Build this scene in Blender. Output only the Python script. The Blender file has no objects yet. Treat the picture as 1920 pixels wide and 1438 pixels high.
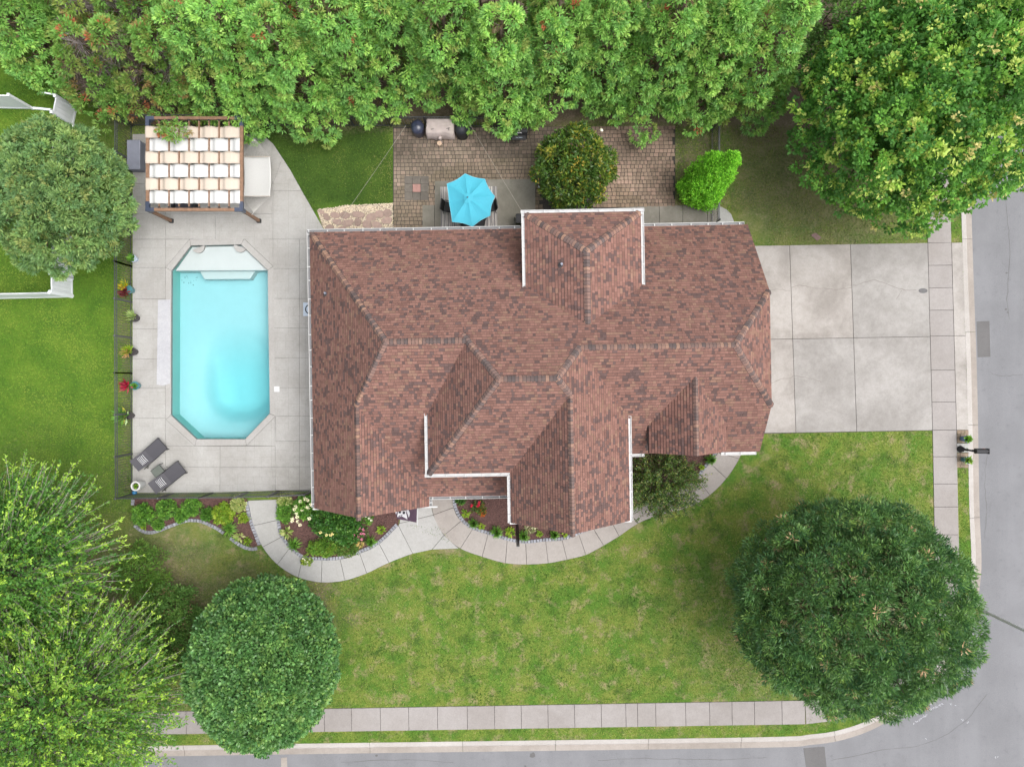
import bpy, bmesh, math, random
import numpy as np
from mathutils import Vector, Matrix
from mathutils.geometry import tessellate_polygon

random.seed(11)
rng = np.random.default_rng(11)
S = bpy.context.scene
COL = S.collection
PI = math.pi

# ------------------------------------------------------------------ camera, sky, sun, exposure
CAMH, FPX, CX, CY = 36.5, 1378.0, 960.0, 719.0
cam = bpy.data.cameras.new('camera'); cam.sensor_fit = 'HORIZONTAL'; cam.sensor_width = 36.0
cam.lens = 36.0*FPX/1920.0; cam.clip_start = 0.5; cam.clip_end = 2000
co = bpy.data.objects.new('camera', cam); COL.objects.link(co); co.location = (0, 0, CAMH)
S.camera = co
SUN_EL, SUN_AZ = 66.0, 100.0          # azimuth measured from +Y towards +X
w = bpy.data.worlds.new('World'); S.world = w; w.use_nodes = True
nt = w.node_tree; bg = nt.nodes['Background']
sky = nt.nodes.new('ShaderNodeTexSky'); sky.sky_type = 'NISHITA'; sky.sun_disc = False
sky.sun_elevation = math.radians(SUN_EL); sky.sun_rotation = math.radians(SUN_AZ)
sky.air_density = 1.0; sky.dust_density = 6.0; sky.ozone_density = 1.0
hs = nt.nodes.new('ShaderNodeHueSaturation'); hs.inputs['Saturation'].default_value = 0.28
nt.links.new(sky.outputs[0], hs.inputs['Color']); nt.links.new(hs.outputs[0], bg.inputs[0])
bg.inputs[1].default_value = 0.15
sun = bpy.data.lights.new('sun', 'SUN'); sun.energy = 0.65; sun.angle = math.radians(60); sun.color = (1, .98, .95)
so = bpy.data.objects.new('sun', sun); COL.objects.link(so)
_a, _e = math.radians(SUN_AZ), math.radians(SUN_EL)
so.rotation_euler = Vector((math.sin(_a)*math.cos(_e), math.cos(_a)*math.cos(_e), math.sin(_e))).to_track_quat('Z', 'Y').to_euler()
so.location = (20, 20, 40)
S.view_settings.view_transform = 'Standard'; S.view_settings.look = 'None'
S.view_settings.exposure = 1.12; S.view_settings.gamma = 1
S.view_settings.use_curve_mapping = False

def P(px, py, h=0.0):
    """ground position (metres) of a spot measured on the photograph, for a thing at height h"""
    s = (CAMH-h)/FPX
    return Vector(((px-CX)*s, (CY-py)*s, h))
def P2(px, py, h=0.0):
    v = P(px, py, h); return (v.x, v.y)
def PL(pts, h=0.0): return [P2(x, y, h) for x, y in pts]

# ------------------------------------------------------------------ materials
def mat_base(name):
    m = bpy.data.materials.new(name); m.use_nodes = True
    n = m.node_tree.nodes; l = m.node_tree.links
    return m, n, l, n['Principled BSDF']
def rgba(c): return (c[0], c[1], c[2], 1)
def noise_node(n, l, vec, scale, detail=4, rough=.6, dist=0.0):
    t = n.new('ShaderNodeTexNoise'); t.inputs['Scale'].default_value = scale
    t.inputs['Detail'].default_value = detail; t.inputs['Roughness'].default_value = rough
    t.inputs['Distortion'].default_value = dist
    l.new(vec, t.inputs['Vector']); return t.outputs['Fac']
def ramp(n, l, fac, stops):
    r = n.new('ShaderNodeValToRGB'); e = r.color_ramp.elements
    e[0].position, e[0].color = stops[0][0], rgba(stops[0][1])
    e[1].position, e[1].color = stops[-1][0], rgba(stops[-1][1])
    for p, c in stops[1:-1]:
        x = e.new(p); x.color = rgba(c)
    l.new(fac, r.inputs[0]); return r.outputs[0]
def mix(n, l, fac, a, b, mode='MIX'):
    m = n.new('ShaderNodeMix'); m.data_type = 'RGBA'; m.blend_type = mode; m.clamp_result = False
    for s, v in ((0, fac), (6, a), (7, b)):
        if isinstance(v, (int, float)): m.inputs[s].default_value = v
        elif isinstance(v, tuple): m.inputs[s].default_value = rgba(v)
        else: l.new(v, m.inputs[s])
    return m.outputs[2]
def maprange(n, l, v, a, b, c=0.0, d=1.0):
    m = n.new('ShaderNodeMapRange'); m.inputs[1].default_value = a; m.inputs[2].default_value = b
    m.inputs[3].default_value = c; m.inputs[4].default_value = d
    l.new(v, m.inputs[0]); return m.outputs[0]
def bump(n, l, b, h, strength, dist=.02):
    k = n.new('ShaderNodeBump'); k.inputs['Strength'].default_value = strength; k.inputs['Distance'].default_value = dist
    l.new(h, k.inputs['Height']); l.new(k.outputs[0], b.inputs['Normal'])
def position(n): return n.new('ShaderNodeNewGeometry').outputs['Position']

def plain(name, c, rough=.6, metal=0.0, var=.10, scale=9.0, obj_rand=0.0, bmp=0.0):
    m, n, l, b = mat_base(name)
    pos = position(n)
    f = noise_node(n, l, pos, scale, 5, .65)
    lo = tuple(max(0, x*(1-var*1.6)) for x in c); hi = tuple(x*(1+var*1.6) for x in c)
    col = ramp(n, l, f, [(.25, lo), (.75, hi)])
    if obj_rand:
        oi = n.new('ShaderNodeObjectInfo')
        g = maprange(n, l, oi.outputs['Random'], 0, 1, 1-obj_rand, 1+obj_rand)
        cc = n.new('ShaderNodeCombineColor')
        for i in range(3): l.new(g, cc.inputs[i])
        col = mix(n, l, 1.0, col, cc.outputs[0], 'MULTIPLY')
    l.new(col, b.inputs['Base Color'])
    b.inputs['Roughness'].default_value = rough; b.inputs['Metallic'].default_value = metal
    if bmp: bump(n, l, b, noise_node(n, l, pos, scale*8, 4, .7), bmp)
    return m

def concrete(name, c, stain=(.5, .47, .43), stain_amt=.35, spot=.25, obj_rand=.035, broom=False, ashlar=False):
    m, n, l, b = mat_base(name)
    pos = position(n)
    f1 = noise_node(n, l, pos, .35, 5, .6, .4)
    f2 = noise_node(n, l, pos, 2.6, 6, .7)
    f3 = noise_node(n, l, pos, 14, 5, .8)
    f4 = noise_node(n, l, pos, 34, 3, .8)
    col = ramp(n, l, f3, [(.25, tuple(x*.86 for x in c)), (.75, tuple(x*1.12 for x in c))])
    col = mix(n, l, maprange(n, l, f1, .42, .62, 0, stain_amt), col, mix(n, l, 1.0, col, stain, 'MULTIPLY'))
    col = mix(n, l, maprange(n, l, f2, .42, .8, 0, spot), col, mix(n, l, 1.0, col, (.62, .6, .57), 'MULTIPLY'))
    col = mix(n, l, maprange(n, l, f4, .58, .70, 0, .38), col, tuple(x*.45 for x in c))
    if ashlar:
        t = n.new('ShaderNodeTexBrick'); t.inputs['Scale'].default_value = 1.0
        t.inputs['Brick Width'].default_value = .66; t.inputs['Row Height'].default_value = .42
        t.inputs['Mortar Size'].default_value = .009; t.inputs['Mortar Smooth'].default_value = .3
        t.offset = .37; t.squash = .6; t.squash_frequency = 2
        t.inputs['Color1'].default_value = (1, 1, 1, 1); t.inputs['Color2'].default_value = (.93, .93, .93, 1); t.inputs['Mortar'].default_value = (.62, .6, .58, 1)
        l.new(pos, t.inputs['Vector'])
        t2 = n.new('ShaderNodeTexBrick'); t2.inputs['Scale'].default_value = 1.0
        t2.inputs['Brick Width'].default_value = 1.32; t2.inputs['Row Height'].default_value = .84
        t2.inputs['Mortar Size'].default_value = .010; t2.offset = .27
        t2.inputs['Color1'].default_value = (1, 1, 1, 1); t2.inputs['Color2'].default_value = (.95, .95, .95, 1); t2.inputs['Mortar'].default_value = (.62, .6, .58, 1)
        rt = n.new('ShaderNodeMapping'); rt.inputs['Rotation'].default_value = (0, 0, PI/2); rt.inputs['Location'].default_value = (.31, .17, 0); l.new(pos, rt.inputs[0]); l.new(rt.outputs[0], t2.inputs['Vector'])
        msk = maprange(n, l, noise_node(n, l, pos, .8, 2, .5), .46, .52)
        both_ = mix(n, l, msk, t.outputs['Color'], t2.outputs['Color'])
        col = mix(n, l, .42, col, both_, 'MULTIPLY')
    if ashlar:      # grime washed into the deck corner by the house, and fainter darker blobs elsewhere
        for (gx, gy, gr, ga) in ((566, 905, 1.7, .55), (530, 880, 1.0, .25), (590, 700, .9, .22), (588, 560, .8, .22), (300, 915, .8, .15)):
            vd = n.new('ShaderNodeVectorMath'); vd.operation = 'DISTANCE'; l.new(pos, vd.inputs[0]); vd.inputs[1].default_value = P(gx, gy, .03)
            dd = n.new('ShaderNodeMath'); dd.operation = 'MULTIPLY_ADD'; l.new(f2, dd.inputs[0]); dd.inputs[1].default_value = 2.2*gr; l.new(vd.outputs['Value'], dd.inputs[2])
            col = mix(n, l, maprange(n, l, dd.outputs[0], gr*2.1, gr*1.1, 0, ga), col, mix(n, l, 1.0, col, (.5, .49, .45), 'MULTIPLY'))
    oi = n.new('ShaderNodeObjectInfo')
    g = maprange(n, l, oi.outputs['Random'], 0, 1, 1-obj_rand, 1+obj_rand)
    cc = n.new('ShaderNodeCombineColor')
    for i in range(3): l.new(g, cc.inputs[i])
    col = mix(n, l, 1.0, col, cc.outputs[0], 'MULTIPLY')
    l.new(col, b.inputs['Base Color']); b.inputs['Roughness'].default_value = .85
    bump(n, l, b, f3, .25, .01)
    return m

def attr_mat(name, rough=.55, transl=0.0, grain=0.0, gscale=60, spec=.3):
    """colour of each leaf / shingle / chip is its own, stored per piece"""
    m, n, l, b = mat_base(name)
    a = n.new('ShaderNodeAttribute'); a.attribute_name = 'Col'
    col = a.outputs['Color']
    if grain:
        f = noise_node(n, l, position(n), gscale, 4, .8)
        g = maprange(n, l, f, .25, .75, 1-grain, 1+grain)
        cc = n.new('ShaderNodeCombineColor')
        for i in range(3): l.new(g, cc.inputs[i])
        col = mix(n, l, 1.0, col, cc.outputs[0], 'MULTIPLY')
    l.new(col, b.inputs['Base Color']); b.inputs['Roughness'].default_value = rough
    b.inputs['Specular IOR Level'].default_value = spec
    if transl:
        lf = mix(n, l, 1.0, col, (1.5, 1.5, 1.35), 'MULTIPLY'); l.new(lf, b.inputs['Base Color'])
        t = n.new('ShaderNodeBsdfTranslucent'); l.new(lf, t.inputs['Color'])
        mx = n.new('ShaderNodeMixShader'); mx.inputs[0].default_value = transl
        l.new(b.outputs[0], mx.inputs[1]); l.new(t.outputs[0], mx.inputs[2])
        l.new(mx.outputs[0], n['Material Output'].inputs['Surface'])
    return m

M = {}
M['leaf'] = attr_mat('leaf', .55, .45, .12, 9)
M['leaf_glossy'] = attr_mat('leaf_glossy', .38, .35, .1, 9, .4)
M['blade'] = attr_mat('blade', .8, .25, 0, 9, .15)
M['petal'] = attr_mat('petal', .6, .2)
M['shingle'] = attr_mat('shingle', .92, 0, .16, 110, .15)
M['chip'] = attr_mat('chip', .85, 0, .2, 60)
M['twig'] = plain('twig', (.17, .13, .11), .9, var=.25, scale=3)
M['twig_grey'] = plain('twig_grey', (.30, .26, .24), .9, var=.25, scale=3)
M['bark'] = plain('bark', (.12, .085, .065), .95, var=.3, scale=14, bmp=.6)
M['white_vinyl'] = plain('white_vinyl', (.70, .72, .76), .45, var=.03, scale=2)
M['white_metal'] = plain('white_metal', (.40, .40, .395), .4, var=.05, scale=5)
M['gutter_grey'] = plain('gutter_grey', (.15, .15, .155), .5, var=.12, scale=4)
M['black_metal'] = plain('black_metal', (.013, .013, .015), .7, var=.2)
M['fence_metal'] = plain('fence_metal', (.045, .047, .05), .38, var=.15)
M['navy_metal'] = plain('navy_metal', (.035, .045, .075), .4, var=.12)
M['wood'] = plain('wood', (.175, .098, .058), .65, var=.25, scale=6, bmp=.2)
M['sail_white'] = plain('sail_white', (.45, .45, .445), .85, var=.02, scale=20)
M['sail_beige'] = plain('sail_beige', (.43, .365, .305), .85, var=.03, scale=20)
M['hammock_cloth'] = plain('hammock_cloth', (.42, .418, .41), .85, var=.03, scale=20)
M['rope'] = plain('rope', (.36, .35, .33), .8, var=.05)
M['box_grey'] = plain('box_grey', (.155, .165, .205), .5, var=.07, scale=3)
M['box_dark'] = plain('box_dark', (.06, .058, .06), .6, var=.1)
M['sling'] = plain('sling', (.042, .040, .048), .65, var=.10, scale=40)
M['cushion'] = plain('cushion', (.035, .034, .042), .8, var=.1, scale=30)
M['stripe'] = plain('stripe', (.46, .46, .47), .8, var=.03)
M['glass_top'] = plain('glass_top', (.10, .11, .10), .12, var=.1, scale=2)
M['pot_white'] = plain('pot_white', (.46, .46, .455), .4, var=.03)
M['soil'] = plain('soil', (.035, .026, .02), .95, var=.3, scale=30, bmp=.5)
M['ball_blue'] = plain('ball_blue', (.03, .16, .32), .12, var=.15)
M['pot_blue'] = plain('pot_blue', (.10, .17, .28), .3, var=.15)
M['pot_teal'] = plain('pot_teal', (.05, .16, .18), .3, var=.15)
M['pot_black'] = plain('pot_black', (.035, .03, .032), .5, var=.15)
M['cyan_fabric'] = plain('cyan_fabric', (.040, .29, .385), .8, var=.03, scale=3)
M['cyan_hem'] = plain('cyan_hem', (.14, .38, .46), .8, var=.02)
M['navy_cover'] = plain('navy_cover', (.03, .035, .06), .28, var=.2, scale=5)
M['beige_cover'] = plain('beige_cover', (.36, .305, .285), .85, var=.07, scale=4, bmp=.5)
M['grey_cover'] = plain('grey_cover', (.014, .016, .022), .6, var=.25, scale=6)
M['stool_wood'] = plain('stool_wood', (.42, .30, .21), .7, var=.12, scale=20)
M['white_plastic'] = plain('white_plastic', (.45, .45, .45), .35, var=.02)
M['print_white'] = plain('print_white', (.50, .50, .52), .6, var=.02)
M['flag_purple'] = plain('flag_purple', (.065, .038, .062), .75, var=.12, scale=6)
M['flag_dark'] = plain('flag_dark', (.02, .018, .026), .75, var=.1)
M['mat_grey'] = plain('mat_grey', (.36, .42, .50), .9, var=.08)
M['chalk'] = plain('chalk', (.40, .40, .43), .9, var=.2, scale=60)
M['steel'] = plain('steel', (.50, .505, .52), .5, .0, var=.08)
M['brickwall'] = plain('brickwall', (.30, .19, .14), .85, var=.2, scale=12, bmp=.3)
M['soffit'] = plain('soffit', (.62, .60, .58), .7, var=.04)
M['roof_deck'] = plain('roof_deck', (.06, .045, .042), .95, var=.2, scale=20)
M['fascia'] = plain('fascia', (.20, .14, .125), .7, var=.1)
M['window'] = plain('window', (.05, .06, .07), .1, var=.1)
M['glow_bulb'] = plain('glow_bulb', (.7, .66, .55), .3)
M['log_red'] = plain('log_red', (.26, .145, .125), .85, var=.12, scale=8)
M['tile_dark'] = plain('tile_dark', (.095, .083, .070), .85, var=.25, scale=3, obj_rand=.15)
M['cap'] = None
M['conc_deck'] = concrete('conc_deck', (.300, .294, .281), (.72, .70, .68), .55, .30, .03, ashlar=True)
M['conc_cope'] = concrete('conc_cope', (.288, .280, .268), (.78, .76, .74), .4, .25, .03)
M['conc_drive'] = concrete('conc_drive', (.300, .280, .262), (.66, .645, .63), .95, .5, .04)
M['conc_drive_grey'] = concrete('conc_drive_grey', (.262, .250, .238), (.72, .71, .70), .8, .6, .03)
M['cord'] = plain('cord', (.26, .24, .20), .8)
M['trough_light'] = plain('trough_light', (.36, .36, .36), .5, var=.12, scale=4)
M['conc_walk'] = concrete('conc_walk', (.305, .302, .292), (.8, .79, .77), .35, .3, .03)
M['conc_tan'] = concrete('conc_tan', (.27, .248, .23), (.76, .73, .7), .4, .35, .035)
M['conc_side'] = concrete('conc_side', (.235, .218, .209), (.78, .75, .72), .5, .3, .035)
M['conc_old'] = concrete('conc_old', (.19, .177, .152), (.62, .62, .55), .8, .5, .04)
M['kerb'] = concrete('kerb', (.33, .31, .292), (.8, .77, .74), .4, .3, .04)
M['gutter_pan'] = concrete('gutter_pan', (.26, .232, .208), (.72, .70, .68), .6, .4, .04)
M['joint'] = plain('joint', (.045, .040, .035), .95, var=.25, scale=14)
M['white_deck'] = concrete('white_deck', (.345, .345, .36), (.85, .86, .88), .6, .35, .02)
M['edging'] = plain('edging', (.21, .215, .24), .9, var=.16, scale=14, obj_rand=.22, bmp=.4)
M['flagstone'] = plain('flagstone', (.235, .168, .142), .85, var=.14, scale=6, obj_rand=.2, bmp=.3)
M['sand'] = plain('sand', (.22, .18, .14), .95, var=.2, scale=40, bmp=.4)
M['crack'] = plain('crack', (.14, .12, .11), .95)

def paver_mat(name, tint):
    m, n, l, b = mat_base(name); pos = position(n)
    a = n.new('ShaderNodeAttribute'); a.attribute_name = 'Col'
    oi = n.new('ShaderNodeObjectInfo')
    base = ramp(n, l, oi.outputs['Random'], [(0, (.140, .118, .094)), (.35, (.165, .139, .111)), (.7, (.182, .153, .122)), (1, (.205, .164, .134))])
    f = noise_node(n, l, pos, .45, 4, .6, .5)
    damp = maprange(n, l, f, .40, .62)
    col = mix(n, l, damp, mix(n, l, 1.0, base, (.72, .72, .64), 'MULTIPLY'), mix(n, l, 1.0, base, (1.15, 1.1, 1.08), 'MULTIPLY'))
    col = mix(n, l, 1.0, col, tint, 'MULTIPLY')
    g = noise_node(n, l, pos, 30, 4, .7)
    gg = maprange(n, l, g, .25, .75, .82, 1.18)
    cc = n.new('ShaderNodeCombineColor')
    for i in range(3): l.new(gg, cc.inputs[i])
    col = mix(n, l, 1.0, col, cc.outputs[0], 'MULTIPLY')
    l.new(col, b.inputs['Base Color']); b.inputs['Roughness'].default_value = .9
    bump(n, l, b, g, .3, .01)
    return m
M['paver'] = paver_mat('paver', (1.06, 1.0, .95)); M['paver_pink'] = paver_mat('paver_pink', (1.36, 1.18, 1.12))
M['paver_many'] = attr_mat('paver_many', .9, 0, .2, 30)

def cap_mat():
    m, n, l, b = mat_base('ridge_cap')
    oi = n.new('ShaderNodeObjectInfo')
    col = ramp(n, l, oi.outputs['Random'], [(0, (.080, .062, .060)), (.3, (.115, .080, .072)), (.6, (.160, .098, .082)), (.85, (.20, .118, .092)), (1, (.25, .152, .110))])
    f = noise_node(n, l, position(n), 90, 4, .8)
    g = maprange(n, l, f, .25, .75, .8, 1.2)
    cc = n.new('ShaderNodeCombineColor')
    for i in range(3): l.new(g, cc.inputs[i])
    col = mix(n, l, 1.0, col, cc.outputs[0], 'MULTIPLY')
    l.new(col, b.inputs['Base Color']); b.inputs['Roughness'].default_value = .92
    return m
M['cap'] = cap_mat()
M['cap_edge_shadow'] = plain('cap_edge_shadow', (.022, .017, .017), .95, var=.2)  # dark asphalt cap edges, with the shadow line between caps painted in

def lawn_mat():
    m, n, l, b = mat_base('grass'); pos = position(n)
    a = n.new('ShaderNodeAttribute'); a.attribute_name = 'Col'
    sep = n.new('ShaderNodeSeparateColor'); l.new(a.outputs['Color'], sep.inputs[0])
    bare, lush, mott = sep.outputs[0], sep.outputs[1], sep.outputs[2]
    big = noise_node(n, l, pos, .8, 5, .62, .2)
    mid = noise_node(n, l, pos, 1.5, 4, .60, .15)
    dk = noise_node(n, l, pos, 1.15, 4, .62, .2)
    fine = noise_node(n, l, pos, 9, 6, .85)
    vfine = noise_node(n, l, pos, 28, 4, .85)
    yellow = (.128, .156, .031); green = (.060, .128, .017); dry = (.200, .172, .088)
    g1 = mix(n, l, maprange(n, l, big, .41, .60), yellow, green)
    tan = n.new('ShaderNodeMath'); tan.operation = 'MULTIPLY'
    l.new(maprange(n, l, mid, .52, .68, 0, .95), tan.inputs[0]); l.new(mott, tan.inputs[1])
    g1 = mix(n, l, tan.outputs[0], g1, dry)
    g1 = mix(n, l, maprange(n, l, dk, .53, .68, 0, .85), g1, (.036, .072, .013))
    g2 = mix(n, l, maprange(n, l, big, .34, .66), (.086, .150, .016), (.044, .100, .011))
    g3 = mix(n, l, maprange(n, l, big, .34, .66), (.046, .086, .013), (.026, .056, .009))
    col = mix(n, l, maprange(n, l, lush, 0, .55), g1, g2)
    col = mix(n, l, maprange(n, l, lush, .72, .98), col, g3)
    bf = n.new('ShaderNodeMath'); bf.operation = 'MULTIPLY_ADD'
    l.new(maprange(n, l, fine, .3, .7, -.5, .5), bf.inputs[0]); bf.inputs[1].default_value = .9; l.new(bare, bf.inputs[2])
    bf.use_clamp = True
    dirt = ramp(n, l, mid, [(.3, (.105, .080, .056)), (.7, (.175, .138, .100))])
    bm = n.new('ShaderNodeMath'); bm.operation = 'MULTIPLY'; l.new(bf.outputs[0], bm.inputs[0]); l.new(maprange(n, l, bare, 0, .12), bm.inputs[1])
    col = mix(n, l, bm.outputs[0], col, dirt)
    s1 = maprange(n, l, fine, .28, .72, .62, 1.38); s2 = maprange(n, l, vfine, .28, .72, .58, 1.42)
    mu = n.new('ShaderNodeMath'); mu.operation = 'MULTIPLY'; l.new(s1, mu.inputs[0]); l.new(s2, mu.inputs[1])
    cc = n.new('ShaderNodeCombineColor')
    for i in range(3): l.new(mu.outputs[0], cc.inputs[i])
    col = mix(n, l, 1.0, col, cc.outputs[0], 'MULTIPLY')
    l.new(col, b.inputs['Base Color']); b.inputs['Roughness'].default_value = .9; b.inputs['Specular IOR Level'].default_value = .15
    bump(n, l, b, fine, .8, .05)
    return m
M['grass'] = lawn_mat()
M['far_grass'] = plain('far_grass', (.10, .16, .035), .95, var=.3, scale=.6)

def asphalt_mat(name, c):
    m, n, l, b = mat_base(name); pos = position(n)
    mp = n.new('ShaderNodeMapping'); mp.inputs['Scale'].default_value = (1.0, .06, 1); l.new(pos, mp.inputs[0])
    f0 = noise_node(n, l, mp.outputs[0], .8, 4, .6)
    f1 = noise_node(n, l, pos, .5, 5, .6); f2 = noise_node(n, l, pos, 22, 5, .85); f3 = noise_node(n, l, pos, 4, 5, .7)
    col = ramp(n, l, f2, [(.25, tuple(x*.72 for x in c)), (.75, tuple(x*1.28 for x in c))])
    col = mix(n, l, maprange(n, l, f0, .42, .60, 0, .42), col, tuple(x*1.25 for x in c))
    col = mix(n, l, maprange(n, l, f1, .42, .62, 0, .40), col, tuple(x*.8 for x in c))
    col = mix(n, l, maprange(n, l, f3, .58, .74, 0, .40), col, tuple(x*.6 for x in c))
    l.new(col, b.inputs['Base Color']); b.inputs['Roughness'].default_value = .9
    bump(n, l, b, f2, .3, .01)
    return m
M['asphalt'] = asphalt_mat('asphalt', (.138, .139, .147))
M['asphalt_dark'] = asphalt_mat('asphalt_dark', (.09, .087, .087))
M['mulch'] = plain('mulch', (.085, .042, .036), .95, var=.45, scale=26, bmp=.8)

def pool_mat(name, c):
    return plain(name, c, .6, var=.02, scale=2)
M['pool_white'] = pool_mat('pool_white', (.37, .395, .395))
M['pool_shell'] = pool_mat('pool_shell', (.28, .405, .43))
M['pool_wall'] = pool_mat('pool_wall', (.20, .42, .38))

def water_mat():
    m, n, l, b = mat_base('water'); n.remove(b)
    out = n['Material Output']
    tr = n.new('ShaderNodeBsdfTransparent'); gl = n.new('ShaderNodeBsdfGlossy'); gl.inputs['Roughness'].default_value = .03
    fr = n.new('ShaderNodeFresnel'); fr.inputs[0].default_value = 1.33
    nz = noise_node(n, l, position(n), 5, 3, .5)
    bp = n.new('ShaderNodeBump'); bp.inputs['Strength'].default_value = .05; bp.inputs['Distance'].default_value = .02
    l.new(nz, bp.inputs['Height']); l.new(bp.outputs[0], gl.inputs['Normal']); l.new(bp.outputs[0], fr.inputs['Normal'])
    mx = n.new('ShaderNodeMixShader'); l.new(fr.outputs[0], mx.inputs[0]); l.new(tr.outputs[0], mx.inputs[1]); l.new(gl.outputs[0], mx.inputs[2])
    l.new(mx.outputs[0], out.inputs['Surface'])
    va = n.new('ShaderNodeVolumeAbsorption'); va.inputs['Color'].default_value = (.22, .955, .985, 1); va.inputs['Density'].default_value = .30
    l.new(va.outputs[0], out.inputs['Volume'])
    return m
M['water'] = water_mat()

def rug_mat():
    m, n, l, b = mat_base('rug'); pos = position(n)
    mp = n.new('ShaderNodeMapping'); mp.inputs['Scale'].default_value = (1, .02, 1); l.new(pos, mp.inputs[0])
    f = noise_node(n, l, mp.outputs[0], 6.5, 3, .6)
    r = n.new('ShaderNodeValToRGB'); r.color_ramp.interpolation = 'CONSTANT'
    e = r.color_ramp.elements
    e[0].position = 0; e[0].color = (.10, .095, .10, 1); e[1].position = .42; e[1].color = (.42, .38, .35, 1)
    for p, c in ((.48, (.16, .15, .15)), (.54, (.48, .45, .42)), (.58, (.13, .12, .125)), (.66, (.36, .33, .31))):
        x = e.new(p); x.color = rgba(c)
    l.new(f, r.inputs[0])
    g = noise_node(n, l, pos, 70, 2, .6)
    col = mix(n, l, .3, r.outputs[0], ramp(n, l, g, [(.3, (.1, .1, .1)), (.7, (.5, .48, .45))]))
    l.new(col, b.inputs['Base Color']); b.inputs['Roughness'].default_value = .95
    return m
M['rug'] = rug_mat()

# ------------------------------------------------------------------ object helpers
def tag(o, label=None, cat=None, group=None, kind=None):
    if label: o['label'] = label
    if cat: o['category'] = cat
    if group: o['group'] = group
    if kind: o['kind'] = kind
    return o
def link(name, me, parent=None, loc=None):
    o = bpy.data.objects.new(name, me); COL.objects.link(o)
    if parent is not None: o.parent = parent
    if loc is not None: o.location = loc
    return o
def thing(name, label, cat, loc=(0, 0, 0), group=None, rotz=0.0):
    o = link(name, None, None, loc); o.rotation_euler = (0, 0, rotz); o.empty_display_size = .3
    return tag(o, label, cat, group)

class MB:
    """collects boxes, tubes, prisms; build() links them as ONE mesh"""
    def __init__(s): s.v = []; s.f = []
    def add(s, vs, fs):
        k = len(s.v); s.v += [tuple(v) for v in vs]; s.f += [tuple(i+k for i in f) for f in fs]; return s
    def frame(s, c, ax, ay, az):
        c = Vector(c).to_3d(); ax, ay, az = Vector(ax).to_3d(), Vector(ay).to_3d(), Vector(az).to_3d()
        vs = [c+ax*i+ay*j+az*k for k in (-1, 1) for j in (-1, 1) for i in (-1, 1)]
        return s.add(vs, [(0, 2, 3, 1), (4, 5, 7, 6), (0, 1, 5, 4), (2, 6, 7, 3), (0, 4, 6, 2), (1, 3, 7, 5)])
    def box(s, cx, cy, z0, sx, sy, h, rot=0.0):
        c, n = math.cos(rot), math.sin(rot)
        return s.frame((cx, cy, z0+h/2), (c*sx/2, n*sx/2, 0), (-n*sy/2, c*sy/2, 0), (0, 0, h/2))
    def bar(s, a, b, w, h=None, up=(0, 0, 1)):
        a, b = Vector(a), Vector(b); d = b-a; L = d.length; d.normalize(); h = h or w
        u = Vector(up)
        if abs(d.dot(u)) > .95: u = Vector((0, 1, 0))
        sx = d.cross(u).normalized(); sz = sx.cross(d).normalized()
        return s.frame((a+b)/2, sx*w/2, d*L/2, sz*h/2)
    def prism(s, poly, z0, z1):
        n = len(poly)
        vs = [(x, y, z0) for x, y in poly]+[(x, y, z1) for x, y in poly]
        return s.add(vs, [tuple(range(n, 2*n)), tuple(reversed(range(n)))]+[(i, (i+1) % n, n+(i+1) % n, n+i) for i in range(n)])
    def tube(s, pts, r, n=6, r1=None):
        pts = [Vector(p) for p in pts]; k = len(pts); rings = []
        r1 = r if r1 is None else r1
        for i, p in enumerate(pts):
            d = (pts[min(i+1, k-1)]-pts[max(i-1, 0)]).normalized()
            u = Vector((0, 0, 1)) if abs(d.z) < .9 else Vector((1, 0, 0))
            a = d.cross(u).normalized(); b = d.cross(a).normalized()
            rr = r+(r1-r)*i/max(1, k-1)
            rings.append([p+a*rr*math.cos(2*PI*j/n)+b*rr*math.sin(2*PI*j/n) for j in range(n)])
        vs = [v for ring in rings for v in ring]
        fs = [(i*n+j, i*n+(j+1) % n, (i+1)*n+(j+1) % n, (i+1)*n+j) for i in range(k-1) for j in range(n)]
        fs += [tuple(reversed(range(n))), tuple(range((k-1)*n, k*n))]
        return s.add(vs, fs)
    def lathe(s, c, prof, n=20, squash=1.0, rot=0.0, wob=0.0):
        cx, cy, cz = c; vs = []
        for r, z in prof:
            for j in range(n):
                t = 2*PI*j/n+rot; q = 1+wob*math.sin(5*t+z*9)
                vs.append((cx+r*q*math.cos(t), cy+r*q*math.sin(t)*squash, cz+z))
        k = len(prof)
        fs = [(i*n+j, i*n+(j+1) % n, (i+1)*n+(j+1) % n, (i+1)*n+j) for i in range(k-1) for j in range(n)]
        fs += [tuple(reversed(range(n))), tuple(range((k-1)*n, k*n))]
        return s.add(vs, fs)
    def mesh(s, name, m, origin=(0, 0, 0), smooth=False):
        ox, oy, oz = origin
        me = bpy.data.meshes.new(name); me.from_pydata([(x-ox, y-oy, z-oz) for x, y, z in s.v], [], s.f); me.update()
        if m is not None: me.materials.append(m)
        if smooth: me.polygons.foreach_set('use_smooth', [True]*len(me.polygons))
        return me
    def build(s, name, m, parent=None, smooth=False, bevel=0.0, local=False, origin=None):
        o = (0, 0, 0)
        if parent is not None and not local:
            q = parent
            while q is not None:
                o = tuple(a+b for a, b in zip(o, q.location)); q = q.parent
        if origin is not None: o = origin
        ob = link(name, s.mesh(name, m, o, smooth), parent)
        if parent is None and origin is not None: ob.location = origin
        if bevel:
            b = ob.modifiers.new('bevel', 'BEVEL'); b.width = bevel; b.segments = 2; b.limit_method = 'ANGLE'
        return ob

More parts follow.
